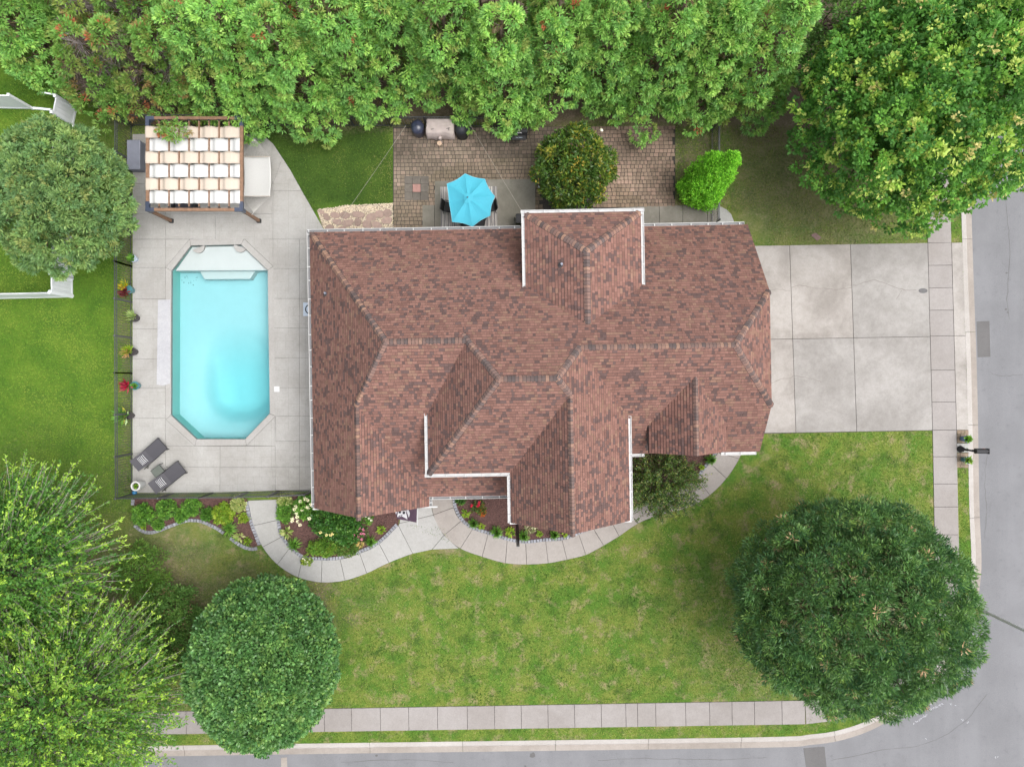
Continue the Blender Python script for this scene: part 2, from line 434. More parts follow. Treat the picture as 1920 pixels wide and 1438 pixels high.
def fast_mesh(name, verts, k, m, cols=None):
    """faces are consecutive runs of k vertices; cols per vertex"""
    verts = np.asarray(verts, dtype=np.float32).reshape(-1, 3); n = len(verts)
    me = bpy.data.meshes.new(name)
    me.vertices.add(n); me.vertices.foreach_set('co', verts.ravel())
    me.loops.add(n); me.loops.foreach_set('vertex_index', np.arange(n, dtype=np.int32))
    me.polygons.add(n//k); me.polygons.foreach_set('loop_start', np.arange(0, n, k, dtype=np.int32))
    me.update(calc_edges=True)
    if cols is not None:
        c = np.ones((n, 4), dtype=np.float32); c[:, :3] = np.clip(np.asarray(cols).reshape(-1, 3), 0, 1)
        at = me.color_attributes.new('Col', 'FLOAT_COLOR', 'POINT'); at.data.foreach_set('color', c.ravel())
    me.materials.append(m); return me

def inset(poly, d):
    """shrinks a convex polygon by d"""
    a = sum(poly[i][0]*poly[(i+1) % len(poly)][1]-poly[(i+1) % len(poly)][0]*poly[i][1] for i in range(len(poly)))
    p = poly if a > 0 else poly[::-1]
    out = []; n = len(p)
    for i in range(n):
        A, B, C = Vector(p[i-1]), Vector(p[i]), Vector(p[(i+1) % n])
        d1 = (B-A).normalized(); d2 = (C-B).normalized()
        n1 = Vector((-d1.y, d1.x)); n2 = Vector((-d2.y, d2.x))
        bis = (n1+n2); 
        if bis.length < 1e-6: bis = n1
        bis.normalize(); cs = max(.35, bis.dot(n1))
        q = B+bis*(d/cs); out.append((q.x, q.y))
    return out
def ccw(poly):
    a = sum(poly[i][0]*poly[(i+1) % len(poly)][1]-poly[(i+1) % len(poly)][0]*poly[i][1] for i in range(len(poly)))
    return poly if a > 0 else poly[::-1]
def sheet(name, polys, z, m, parent=None, kind='structure'):
    """flat sheet; first ring outer, others holes"""
    rings = [[Vector((x, y, 0)) for x, y in r] for r in polys]
    tris = tessellate_polygon(rings)
    vs = [(v.x, v.y, z) for r in rings for v in r]
    fs = []
    for t in tris:
        a, b, c = (Vector(vs[i]) for i in t)
        fs.append(t if (b-a).cross(c-a).z > 0 else tuple(reversed(t)))
    me = bpy.data.meshes.new(name); me.from_pydata(vs, [], fs); me.update(); me.materials.append(m)
    o = link(name, me, parent)
    if kind: o['kind'] = kind
    return o
def smooth_line(pts, n=8):
    out = []; k = len(pts)
    for i in range(k-1):
        p0, p1, p2, p3 = pts[max(0, i-1)], pts[i], pts[i+1], pts[min(k-1, i+2)]
        for j in range(n):
            t = j/n
            out.append(tuple(.5*((2*p1[a])+(-p0[a]+p2[a])*t+(2*p0[a]-5*p1[a]+4*p2[a]-p3[a])*t*t+(-p0[a]+3*p1[a]-3*p2[a]+p3[a])*t**3) for a in range(len(p1))))
    out.append(tuple(pts[-1])); return out
def inside(poly, X, Y):
    r = np.zeros(X.shape, bool); n = len(poly)
    for i in range(n):
        x1, y1 = poly[i]; x2, y2 = poly[(i+1) % n]
        c = ((y1 > Y) != (y2 > Y)) & (X < (x2-x1)*(Y-y1)/((y2-y1) if y2 != y1 else 1e-9)+x1)
        r ^= c
    return r
# ------------------------------------------------------------------ street, kerb, ground
KERB = [(-1400, 1421), (-400, 1407), (200, 1399), (590, 1393), (960, 1388), (1440, 1381), (1520, 1376), (1565, 1370), (1610, 1357), (1652, 1337),
        (1700, 1303), (1745, 1260), (1785, 1205), (1808, 1150), (1819, 1090), (1821, 1040), (1817, 940), (1813, 720), (1804, 455), (1797, 200), (1792, 0), (1780, -800), (1766, -1600)]
kpts = smooth_line(PL(KERB), 12)
def resample(pts, step):
    out = [Vector(pts[0])]; acc = 0
    for i in range(len(pts)-1):
        a, b = Vector(pts[i]), Vector(pts[i+1]); L = (b-a).length; d = step-acc
        while d <= L:
            out.append(a+(b-a)*(d/L)); d += step
        acc = L-(d-step)
    return out
kline = resample(kpts, .42)
def offset_line(pts, d):
    out = []
    for i, p in enumerate(pts):
        t = (pts[min(i+1, len(pts)-1)]-pts[max(i-1, 0)]).normalized()
        out.append(p+Vector((t.y, -t.x))*d)           # to the right of travel = street side
    return out
k0, k1, k2 = kline, offset_line(kline, .285), offset_line(kline, .585)
kmid = offset_line(kline, -.06)
KPOLY = [(v.x, v.y) for v in kmid]
LOT = [(-70, KPOLY[0][1])]+KPOLY+[(KPOLY[-1][0], 70), (-70, 70)]

POOL = [(358, 461), (452, 459), (502, 507), (506, 775), (460, 823), (369, 823), (321, 778), (322, 508)]
POOLO = [(356, 449), (458, 448), (513, 500), (517, 780), (463, 835), (366, 836), (311, 786), (311, 502)]
pool_in, pool_out = PL(POOL), PL(POOLO)
pool_hole = inset(ccw(PL(POOLO)), .08)

sheet('ground', [[(-600, -600), (600, -600), (600, 600), (-600, 600)], pool_hole], -.22, M['far_grass'])
street_far = [(v.x, v.y) for v in k2]
street = sheet('street', [street_far+[(street_far[-1][0]+9.5, street_far[-1][1]), (k2[-1].x+9.5, k2[0].y-9.5), (street_far[0][0], k2[0].y-9.5)]], -.13, M['asphalt'])
kerb = link('kerb', None); tag(kerb, kind='structure')
SEG = 11
for s in range(0, len(kline)-SEG, SEG):
    if kline[s].x < -26 or kline[s].y > 22: continue
    kb, gp = MB(), MB(); idx = range(s, s+SEG+1)
    def cross(i, lst, f):
        p = lst[i]
        if i == s: p = p+(lst[i+1]-lst[i])*.02
        if i == s+SEG: p = p-(lst[i]-lst[i-1])*.02
        return p
    rk, rg = [], []
    for i in idx:
        a, b, c = cross(i, k0, 0), cross(i, k1, 0), cross(i, k2, 0)
        m1 = a.lerp(b, .72)
        rk.append([(a.x, a.y, -.16), (a.x, a.y, .015), (m1.x, m1.y, .02), (b.x, b.y, -.085), (b.x, b.y, -.16)])
        b2 = b.lerp(c, .02)
        rg.append([(b2.x, b2.y, -.16), (b2.x, b2.y, -.10), (c.x, c.y, -.118), (c.x, c.y, -.16)])
    for mb, rr in ((kb, rk), (gp, rg)):
        n = len(rr[0]); k = len(rr)
        vs = [v for r in rr for v in r]
        fs = [(i*n+j, i*n+(j+1) % n, (i+1)*n+(j+1) % n, (i+1)*n+j) for i in range(k-1) for j in range(n)]
        fs += [tuple(range(n)), tuple(reversed(range((k-1)*n, k*n)))]
        mb.add(vs, fs)
    kb.build('kerb_stone', M['kerb'], kerb); gp.build('gutter_pan', M['gutter_pan'], kerb)
sheet('asphalt_patch', [PL([(1831, 603), (1855, 602), (1857, 669), (1833, 670)], -.13)], -.126, M['asphalt_dark'])
sheet('asphalt_patch', [PL([(1506, 1402), (1546, 1399), (1556, 1500), (1520, 1500)], -.13)], -.126, M['asphalt_dark'])
sheet('asphalt_patch', [PL([(527, 1420), (538, 1419), (541, 1500), (528, 1500)], -.13)], -.125, M['gutter_pan'])
for (x, y, r) in ((998, 1415, 5.5), (706, 1416, 2.5), (1886, 580, 2.2), (1889, 586, 1.5), (1887, 512, 2), (985, 1436, 2)):
    pts = [(x+r*random.uniform(.6, 1.1)*math.cos(t)*1.2, y+r*random.uniform(.6, 1.1)*math.sin(t)) for t in np.linspace(0, 2*PI, 11)[:-1]]
    sheet('oil_stain', [PL(pts, -.13)], -.1265, M['asphalt_dark'])

# lawn: grid with its own colour mix (bare soil / lush / mottled) per spot
def build_lawn():
    x0, x1, y0, y1, c = -46.0, 26.0, -24.0, 44.0, .34
    nx, ny = int((x1-x0)/c), int((y1-y0)/c)
    xs = x0+np.arange(nx+1)*c; ys = y0+np.arange(ny+1)*c
    X, Y = np.meshgrid(xs, ys, indexing='ij')
    Cx, Cy = X[:-1, :-1]+c/2, Y[:-1, :-1]+c/2
    keep = inside(LOT, Cx, Cy) & ~inside(inset(ccw(pool_out), .02), Cx, Cy)
    px, py = X/(CAMH/FPX)+CX, CY-Y/(CAMH/FPX)
    wob = 14*np.sin(px*.031+1.3*np.sin(py*.023))+10*np.sin(py*.047+px*.019)
    def box(a, b, cc, d, s):
        f = lambda v, lo, hi: 1/(1+np.exp(-(v-lo)/s))*1/(1+np.exp((v-hi)/s))
        return f(px+wob*.5, a, cc)*f(py+wob*.5, b, d)
    def blob(cx, cy, rx, ry): return np.exp(-(((px+wob-cx)/rx)**2+((py+wob-cy)/ry)**2))
    bare = np.zeros_like(px); lush = np.zeros_like(px); mott = np.ones_like(px)
    def mx(a, b): return np.maximum(a, b)
    bare = mx(bare, box(210, -2000, 1560, 238, 7)*1.0)
    bare = mx(bare, box(1360, -2000, 1720, 300, 26)*1.0)
    bare = mx(bare, box(1375, 235, 1745, 440, 26)*.60)
    bare = mx(bare, blob(1420, 330, 50, 130)*.50)
    bare = mx(bare, box(1262, 235, 1350, 400, 6)*.62)
    bare = mx(bare, blob(1290, 390, 40, 30)*.9)
    bare = mx(bare, blob(1560, 450, 90, 26)*.55)
    bare = mx(bare, blob(610, 1130, 26, 90)*.75)
    bare = mx(bare, blob(600, 1090, 60, 16)*.7)
    bare = mx(bare, blob(480, 1130, 160, 60)*.62)
    bare = mx(bare, blob(330, 1120, 70, 130)*.75)
    bare = mx(bare, blob(290, 1010, 50, 60)*.45)
    bare = mx(bare, blob(840, 1036, 40, 10)*.5)
    bare = mx(bare, blob(1480, 1180, 170, 150)*.38)
    bare = mx(bare, blob(1600, 1140, 150, 150)*.8)
    bare = mx(bare, blob(170, 290, 60, 60)*.35)
    bare = mx(bare, blob(100, 1000, 120, 50)*.25)
    bare = mx(bare, box(230, 236, 251, 930, 2.5)*.55)
    bare = mx(bare, blob(60, 1200, 320, 260)*.55)
    lush = mx(lush, box(-3000, 60, 252, 1000, 18)*.62)
    lush = mx(lush, box(480, 225, 745, 400, 6)*1.0)
    lush = mx(lush, box(1000, 300, 1122, 420, 4)*1.0)
    lush = mx(lush, blob(150, 640, 60, 260)*.7)
    lush = mx(lush, box(1380, 240, 1760, 470, 20)*.35)
    mott = mott*(1-.75*np.clip(lush*1.2, 0, 1))
    col = np.stack([bare, lush, mott], -1)
    n1 = ny+1
    I, J = np.nonzero(keep)
    a = I*n1+J; quads = np.stack([a, a+n1, a+n1+1, a+1], -1)
    used = np.unique(quads); remap = np.zeros((nx+1)*n1, int); remap[used] = np.arange(len(used))
    me = bpy.data.meshes.new('lawn')
    vs = np.stack([X.ravel()[used], Y.ravel()[used], np.zeros(len(used))], -1).astype(np.float32)
    me.vertices.add(len(used)); me.vertices.foreach_set('co', vs.ravel())
    q = remap[quads].astype(np.int32)
    me.loops.add(q.size); me.loops.foreach_set('vertex_index', q.ravel())
    me.polygons.add(len(q)); me.polygons.foreach_set('loop_start', np.arange(0, q.size, 4, dtype=np.int32))
    me.update(calc_edges=True)
    cc = np.ones((len(used), 4), np.float32); cc[:, :3] = np.clip(col.reshape(-1, 3)[used], 0, 1)
    at = me.color_attributes.new('Col', 'FLOAT_COLOR', 'POINT'); at.data.foreach_set('color', cc.ravel())
    me.materials.append(M['grass'])
    tag(link('lawn', me), kind='structure')
build_lawn()
def grass_blades():
    n = 470000
    X = rng.uniform(-30, 1822, n); Y = rng.uniform(60, 1412, n)
    s_ = CAMH/FPX; wx, wy = (X-CX)*s_, (CY-Y)*s_
    k = inside(LOT, wx, wy)
    for poly in (deck_px, [(1330, 463), (1800, 455), (1812, 808), (1330, 815)], [(735, 236), (1268, 236), (1268, 430), (735, 440)], [(575, 400), (1440, 400), (1450, 860), (1200, 1010), (575, 970)],
                 [(1737, 0), (1786, 0), (1795, 806), (1746, 806)], [(1746, 806), (1795, 806), (1800, 1050), (1750, 1050)], [(-60, 1337), (1512, 1311), (1512, 1358), (-60, 1383)], [(465, 930), (690, 930), (760, 985), (870, 1028), (860, 1034), (774, 1040), (690, 1078), (605, 1095), (540, 1075), (500, 1040)],
                 [(248, 930), (490, 930), (492, 1030), (250, 1000)], [(800, 930), (1390, 850), (1385, 868), (1300, 950), (1160, 1008), (1040, 1058), (950, 1060), (860, 1034)], [(594, 380), (740, 380), (740, 440), (594, 440)]):
        k &= ~inside(poly, X, Y)
    for (cx_, cy_, r) in ((1600, 1140, 200), (490, 1245, 130), (1690, 250, 150), (100, 370, 110), (60, 1200, 240)): k &= (X-cx_)**2+(Y-cy_)**2 > r*r
    k &= ~((Y < 235) & (X > 160)); X, Y, wx, wy = X[k], Y[k], wx[k], wy[k]; n = len(X)
    f = np.sin(X*.021+2*np.sin(Y*.013))*np.sin(Y*.025+1.5*np.sin(X*.017))+.6*np.sin(X*.06+Y*.045+2*np.sin(X*.03))*np.sin(Y*.07-X*.02)+rng.normal(size=n)*.75
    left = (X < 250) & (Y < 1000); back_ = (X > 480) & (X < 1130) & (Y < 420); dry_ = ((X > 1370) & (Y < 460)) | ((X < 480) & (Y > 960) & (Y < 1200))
    pal = np.array([(.026, .058, .010), (.052, .108, .015), (.090, .145, .024), (.140, .168, .040), (.215, .195, .098)])
    i = np.clip(np.round(1.7+f*.95).astype(int), 0, 4); i = np.where(left, np.clip(i, 1, 3), i)
    col = pal[i]*rng.uniform(.82, 1.18, (n, 1))
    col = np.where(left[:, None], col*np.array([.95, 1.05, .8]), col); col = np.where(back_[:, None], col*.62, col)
    mixd = rng.uniform(0, .8, (n, 1)); col = np.where(dry_[:, None], col*.85*(1-mixd)+np.array([.14, .12, .075])*mixd, col)
    a = rng.uniform(0, 2*PI, n); el = rng.uniform(.1, .9, n); L = rng.uniform(.05, .12, n)[:, None]; W = rng.uniform(.018, .04, n)[:, None]
    ax = np.stack([np.cos(a)*np.cos(el), np.sin(a)*np.cos(el), np.sin(el)], -1); sd = np.stack([-np.sin(a), np.cos(a), np.zeros(n)], -1)
    p = np.stack([wx, wy, np.full(n, .003)], -1)
    V = np.stack([p-sd*W*.4, p+sd*W*.6, p+ax*L], 1)
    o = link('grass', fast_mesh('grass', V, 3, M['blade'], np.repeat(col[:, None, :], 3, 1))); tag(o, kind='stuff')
def verge():
    a, b = offset_line(kline, -.50), offset_line(kline, .035); n_ = len(a); vs, fs = [], []
    for p, q in zip(a, b): vs += [(p.x, p.y, .004), (q.x, q.y, .004)]
    fs = [(2*i, 2*i+1, 2*i+3, 2*i+2) for i in range(n_-1)]
    o = MB().add(vs, fs).build('verge', M['grass']); tag(o, kind='structure')
    at = o.data.color_attributes.new('Col', 'FLOAT_COLOR', 'POINT'); at.data.foreach_set('color', np.tile(np.array([.0, .12, 1, 1], np.float32), len(vs)))
    if o.data.polygons[0].normal.z < 0: o.data.flip_normals()
verge()
deck_px = [(249, 252), (486, 249), (497, 257), (512, 270), (530, 297), (545, 320), (566, 358), (590, 400), (606, 428), (640, 440), (640, 930), (249, 930)]
grass_blades()

# ------------------------------------------------------------------ concrete: slabs are pieces of the paving they belong to
def slabs(parent, polys, m, z1=.03, gap=.010, z0=-.05, name='slab', bev=.006):
    out = []
    for p in polys:
        q = inset(ccw(PL(p)), gap)
        out.append(MB().prism(q, z0, z1).build(name, m, parent, bevel=bev))
    return out

# driveway
drive = sheet('driveway', [PL([(1320, 464), (1806, 455), (1816, 806), (1330, 815)])], .006, M['joint'])
xa = [(1340, 1350), (1480, 1492), (1594, 1606), (1739, 1748)]
def lerp(a, b, t): return a+(b-a)*t
dy = lambda x, t: lerp(lerp(462.5, 454.5, (x-1340)/464), lerp(813.5, 805.5, (x-1340)/464), t)
for i in range(3):
    for t0, t1 in ((0, .5), (.5, 1)):
        A, B = xa[i], xa[i+1]
        p = [(lerp(*A, t0), dy(A[0], t0)), (lerp(*B, t0), dy(B[0], t0)), (lerp(*B, t1), dy(B[0], t1)), (lerp(*A, t1), dy(A[0], t1))]
        slabs(drive, [p], M['conc_drive_grey'] if (i == 2 or (i == 1 and t0 > .2)) else M['conc_drive'])
sw = [0, .12, .24, .36, .497, .68, .85, 1.0]
for i in range(len(sw)-1):
    t0, t1 = sw[i], sw[i+1]
    slabs(drive, [[(lerp(1739, 1748, t0), lerp(456, 806, t0)), (lerp(1783.5, 1793, t0), lerp(455.5, 806, t0)), (lerp(1783.5, 1793, t1), lerp(455.5, 806, t1)), (lerp(1739, 1748, t1), lerp(456, 806, t1))]], M['conc_side'])
for t0, t1 in ((0, .497), (.497, 1)):
    slabs(drive, [[(lerp(1783.5, 1793, t0), lerp(455.5, 806, t0)), (lerp(1804.6, 1815.6, t0), lerp(455, 806, t0)), (lerp(1804.6, 1815.6, t1), lerp(455, 806, t1)), (lerp(1783.5, 1793, t1), lerp(455.5, 806, t1))]], M['conc_drive'])
def ribbon(pts, wd, z, name, m, parent):
    pts = [Vector(p) for p in pts]; vs, fs = [], []
    for i, p in enumerate(pts):
        t = (pts[min(i+1, len(pts)-1)]-pts[max(0, i-1)]).normalized(); nn = Vector((-t.y, t.x))*wd/2*random.uniform(.5, 1.3)
        vs += [(p.x+nn.x, p.y+nn.y, z), (p.x-nn.x, p.y-nn.y, z)]
        if i: fs.append((2*i-2, 2*i-1, 2*i+1, 2*i))
    return MB().add(vs, fs).build(name, m, parent)
for pts in ([(1444, 543), (1462, 543), (1481, 546)], [(1484, 538), (1505, 536), (1520, 540), (1545, 541), (1570, 543), (1590, 540), (1597, 541)],
            [(1599, 535), (1610, 534), (1625, 528), (1645, 527), (1665, 535), (1685, 541), (1700, 545), (1718, 543)],
            [(1446, 719), (1460, 712), (1478, 709), (1491, 705), (1515, 709), (1540, 716)], [(1690, 545), (1680, 562)]):
    w_ = [(x+random.uniform(-.8, .8), y+random.uniform(-1, 1)) for x, y in smooth_line(pts, 4)]
    ribbon(PL(w_), .018, .0335, 'crack', M['crack'], drive)
dc = [P2(1721+8.5*math.cos(t)*(1 if abs(math.cos(t)) < .8 else 1)+ (1 if math.cos(t) > 0 else -1)*0 + 9, 545.5+4.6*math.sin(t)) for t in np.linspace(0, 2*PI, 17)[:-1]]
o = MB().prism(dc, .02, .036).build('drain_cover', M['box_dark'], None)
tag(o, 'dark oval drain cover set in the grey driveway near the pavement', 'drain cover')
o = MB().prism(ccw([P2(1520, 441), P2(1529, 437), P2(1540, 446), P2(1532, 452)]), -.02, .03).build('utility_cover', plain('cover_red', (.16, .10, .095), .9), None)
tag(o, 'small reddish brown utility cover in the bare grass above the driveway', 'utility cover')

for pts in ([(1846, 1010), (1850, 960), (1846, 900), (1852, 850)], [(1890, 300), (1886, 380), (1893, 460), (1888, 560), (1892, 600)], [(1560, 1425), (1640, 1408), (1730, 1395), (1800, 1360), (1850, 1300)], [(1120, 1425), (1210, 1421), (1330, 1424), (1440, 1419)], [(640, 1428), (760, 1424), (850, 1428)], [(1858, 700), (1880, 705), (1919, 702)]):
    w_ = [(x+random.uniform(-1.5, 1.5), y+random.uniform(-1.2, 1.2)) for x, y in smooth_line(pts, 6)]
    ribbon(PL(w_, -.13), .022, -.127, 'crack', M['asphalt_dark'], street)
# sidewalk: north stretch, east stretch, south stretch and the curved corner
walk = link('sidewalk', None); tag(walk, kind='structure')
def strip(pairs, m, parent, base=True):
    for a, b in zip(pairs[:-1], pairs[1:]):
        slabs(parent, [[a[0], a[1], b[1], b[0]]], m)
    if base:
        for a, b in zip(pairs[:-1], pairs[1:]):
            MB().prism(ccw(PL([a[0], a[1], b[1], b[0]])), -.06, .006).build('joint_bed', M['joint'], parent)
strip([((1739-(456-y)*.024, y), (1783.5-(456-y)*.024, y)) for y in (-60, -10, 40, 91, 142, 195, 248, 302, 358, 413, 456)], M['conc_side'], walk)
ys = [806, 856, 907, 950, 1002, 1050]
strip([((1748+(y-806)*.0185, y), (1793+(y-806)*.022, y)) for y in ys], M['conc_side'], walk)
cor_o = [(1798, 1050), (1797, 1100), (1788, 1150), (1766, 1200), (1732, 1247), (1690, 1290), (1650, 1318), (1600, 1341), (1560, 1351), (1511, 1357)]
cor_i = [(1752.5, 1050), (1752, 1096), (1744, 1138), (1726, 1178), (1700, 1216), (1664, 1253), (1630, 1279), (1590, 1299), (1552, 1309), (1509, 1312)]
strip(list(zip(cor_i, cor_o)), M['conc_side'], walk)
xs = [1509, 1465.5, 1414, 1372, 1330, 1285, 1229, 1195, 1173, 1127, 1077, 1027, 977, 927, 876, 820, 766, 713, 659, 608, 556, 505, 452, 400, 349, 298, 246, 195, 144, 92, 40, -12, -64]
strip([((x, 1328-(x-590)*.0172), (x+.8, 1371.5-(x-590)*.0158)) for x in xs], M['conc_side'], walk)

# pool deck
deck_out = [(249, 252), (486, 249), (497, 257), (512, 270), (530, 297), (545, 320), (566, 358), (590, 400), (606, 428), (625, 449), (640, 700), (640, 919), (249, 924)]
deck = sheet('pool_deck', [PL(deck_out), pool_hole], .006, M['joint'])
B = []
yb = [252, 345, 401, 449, 502, 561, 617, 673, 728, 784, 850, 924]
for a, b in zip(yb[:-1], yb[1:]): B.append([(249, a), (311, a), (311, b), (249, b)])
for a, b in zip([252, 345, 401, 449][:-1], [345, 401, 449]):
    B += [[(311, a), (404, a), (404, b), (311, b)], [(404, a), (486 if a < 300 else 512, a), (512, b), (404, b)]]
B += [[(486, 252), (497, 257), (512, 270), (530, 297), (512, 345)], [(512, 345), (530, 297), (545, 320), (566, 358), (512, 358)], [(512, 358), (566, 358), (590, 400), (606, 428), (618, 449), (512, 449)]]
yc = [449, 504, 560, 615, 671, 727, 780, 827, 875, 919]
for a, b in zip(yc[:-1], yc[1:]):
    xa_, xb_ = 512+(a-449)*.0108, 512+(b-449)*.0108
    B += [[(xa_, a), (562, a), (562, b), (xb_, b)], [(562, a), (640, a), (640, b), (562, b)]]
B += [[(311, 836), (413, 836), (413, 875), (311, 875)], [(311, 875), (413, 875), (413, 923), (311, 924)], [(413, 836), (516, 836), (517, 875), (413, 875)], [(413, 875), (517, 875), (517, 920), (413, 923)]]
B += [[(311, 449), (356, 449), (311, 502)], [(458, 448), (512, 449), (513, 500)], [(517, 780), (517, 836), (463, 835)], [(311, 786), (366, 836), (311, 836)]]
slabs(deck, B, M['conc_deck'], gap=.0045, bev=.004)
MB().prism(ccw(PL([(297, 563), (311, 562), (320, 562), (320, 640), (319.5, 719), (306, 723), (294.5, 721)])), .0365, .0385).build('white_coating', M['white_deck'], deck)

# swimming pool
pool = thing('swimming_pool', 'long eight sided swimming pool with pale turquoise water and white shallow ledge', 'pool')
for i in range(8):
    j = (i+1) % 8
    slabs(pool, [[POOL[i], POOL[j], POOLO[j], POOLO[i]]], M['conc_cope'], name='coping_stone', gap=.006, z1=.036, z0=-.12)
wl = MB(); n8 = len(pool_in)
for i in range(n8):
    a, b = Vector(pool_in[i]), Vector(pool_in[(i+1) % n8]); d = (b-a).normalized(); nn = Vector((-d.y, d.x))
    if (Vector((-10, -1))-a).dot(nn) < 0: pass
    wl.add([(a.x, a.y, -.02), (b.x, b.y, -.02), (b.x, b.y, -2.4), (a.x, a.y, -2.4)], [(0, 1, 2, 3)])
wl.build('pool_wall', M['pool_wall'], pool)
tl = MB()
for i in range(n8):
    a, b = Vector(pool_in[i]), Vector(pool_in[(i+1) % n8]); c = Vector(P2(412, 640))
    ai, bi = a+(c-a).normalized()*.012, b+(c-b).normalized()*.012
    tl.add([(ai.x, ai.y, .0), (bi.x, bi.y, .0), (bi.x, bi.y, -.13), (ai.x, ai.y, -.13)], [(0, 1, 2, 3)])
tl.build('tile_band', plain('tile_band', (.13, .15, .145), .35, var=.2, scale=9), pool)
def pool_floor():
    n1, n2 = 56, 96
    gx = np.linspace(316, 512, n1); gy = np.linspace(452, 832, n2); vs = []
    for y in gy:
        for x in gx:
            cx_, cy_, hw, hh, r = 432, 700, 70, 98, 66        # rounded bowl of the deep end
            qx, qy = abs(x-cx_)-hw+r, abs(y-cy_)-hh+r
            sd = math.hypot(max(qx, 0), max(qy, 0))+min(max(qx, qy), 0)-r
            t = min(1, max(0, -sd/26)); t = t*t*(3-2*t)
            t2 = min(1, max(0, (y-585)/150)); t2 = t2*t2*(3-2*t2)
            side = min(1, max(0, (x-328)/95)); side = side*side*(3-2*side)
            bot = min(1, max(0, (822-y)/70)); bot = bot*bot*(3-2*bot)
            z = -.95-.70*t2*side*bot-.30*t*t2
            v = P2(x, y); vs.append((v[0], v[1], z))
    fs = [(j*n1+i, (j+1)*n1+i, (j+1)*n1+i+1, j*n1+i+1) for j in range(n2-1) for i in range(n1-1)]
    MB().add(vs, fs).build('pool_floor', M['pool_shell'], pool, smooth=True)
pool_floor()
MB().prism(ccw(PL([(326, 507), (358, 462), (452, 460), (500, 506)])), -1.6, -.16).build('tanning_ledge', M['pool_white'], pool, bevel=.02)
MB().prism(ccw(PL([(366, 505), (474, 504), (462, 521), (376, 521.5)])), -1.6, -.46).build('pool_step', M['pool_white'], pool, bevel=.03)
for cx_, cy_, a0, a1 in ((371, 461.5, -.15, 2.55), (450, 460, .55, 3.3)):
    q = [P2(cx_+12*math.cos(t), cy_+13*math.sin(t)) for t in np.linspace(a0, a1, 12)]
    MB().prism(ccw(q), -.4, -.02).build('corner_seat', M['conc_cope'], pool)
wp = inset(ccw(pool_in), -.015)
MB().prism(wp, -2.6, -.075).build('water', M['water'], pool)
lit = MB()
for (x, y, n, sx, sy) in ((354, 528, 16, 13, 8), (436, 524, 7, 10, 3), (380, 718, 12, 4, 26), (412, 754, 3, 4, 2), (424, 690, 6, 18, 22), (446, 756, 2, 3, 3), (494, 759, 1, 1, 1), (390, 775, 5, 8, 8)):
    for _ in range(n):
        qx, qy = random.gauss(x, sx*.6), random.gauss(y, sy*.6); c = P(qx, qy, -.90 if y < 600 else -2.08); r = random.uniform(.008, .03)
        a = random.uniform(0, 6.28)
        lit.box(c.x, c.y, (-.945 if qy < 600 else -2.13)+.0, r*2.2, r, .012, a)
o = lit.build('leaf_debris', plain('debris', (.06, .10, .09), .9), pool); o['kind'] = 'stuff'
c = P(519.5, 729.5)
o = MB().box(c.x, c.y, .028, .27, .27, .016, .02).build('skimmer_lid', M['white_plastic'], None, bevel=.004)
tag(o, 'white square skimmer lid in the deck beside the pool', 'skimmer lid')

# front walkway
way = link('front_walkway', None); tag(way, kind='structure')
W1 = [((465, 938), (520, 936)), ((475, 985), (520, 975)), ((492.5, 1025), (527.5, 1006.5)), ((520, 1058), (544, 1026)), ((559, 1082), (567.5, 1046)),
      ((602.6, 1091.5), (604, 1049)), ((647, 1088), (638, 1048)), ((688, 1074.5), (674.5, 1037)), ((729.7, 1054.5), (711, 1019)), ((774, 1037.6), (747, 984.5))]
def curved_slab(p, q, k, lst):
    """slab with edges following the curve through the neighbouring joints"""
    A = smooth_line([l[0] for l in lst], 6); Bq = smooth_line([l[1] for l in lst], 6)
    return A[k*6:k*6+7]+Bq[k*6:k*6+7][::-1]
def walk_strip(lst, m):
    for k in range(len(lst)-1):
        poly = PL(curved_slab(0, 0, k, lst))
        MB().prism(ccw(poly), -.06, .006).build('joint_bed', M['joint'], way)
        c = Vector((sum(p[0] for p in poly)/len(poly), sum(p[1] for p in poly)/len(poly)))
        q = []
        for p in poly:
            d = c-Vector(p); q.append(tuple(Vector(p)+d*(.011/max(.3, d.length)*1.3)))
        MB().prism(ccw(q), -.05, .03).build('slab', m, way, bevel=.006)
walk_strip(W1, M['conc_walk'])
BND = [(806, 925), (812.6, 965), (832.6, 1003), (862.7, 1028)]
for p in ([(774, 1037.6), (747, 984.5), (749, 981), (812.6, 965), (822, 986), (832.6, 1003), (810, 1030)], [(810, 1030), (832.6, 1003), (849, 1018), (861, 1028)], [(749, 981), (757, 925), (806, 925), (808, 945), (812.6, 965)]):
    MB().prism(ccw(PL(p)), -.06, .006).build('joint_bed', M['joint'], way)
    slabs(way, [p], M['conc_walk'], gap=.009)
W2 = [((806, 905), (849, 905)), ((812.6, 965), (851, 951)), ((832.6, 1003), (865, 976)), ((863, 1028), (886.5, 991)), ((904, 1043.5), (915, 1001)), ((947.5, 1055.5), (951, 1012)), ((987.5, 1058), (985.6, 1017.5)),
      ((1028, 1055.6), (1023, 1013.5)), ((1063, 1049), (1054, 1012)), ((1098.7, 1040), (1085, 1001)), ((1132, 1022.5), (1112, 990)), ((1161, 1005), (1145, 976)), ((1197, 981), (1176, 956)), ((1235, 966), (1214, 938)),
      ((1268, 958), (1250, 921)), ((1297, 948), (1280, 911)), ((1331, 928), (1307, 896)), ((1362, 897), (1330, 867)), ((1386, 860), (1346, 848)), ((1396, 830), (1350, 828))]
walk_strip(W2, M['conc_tan'])
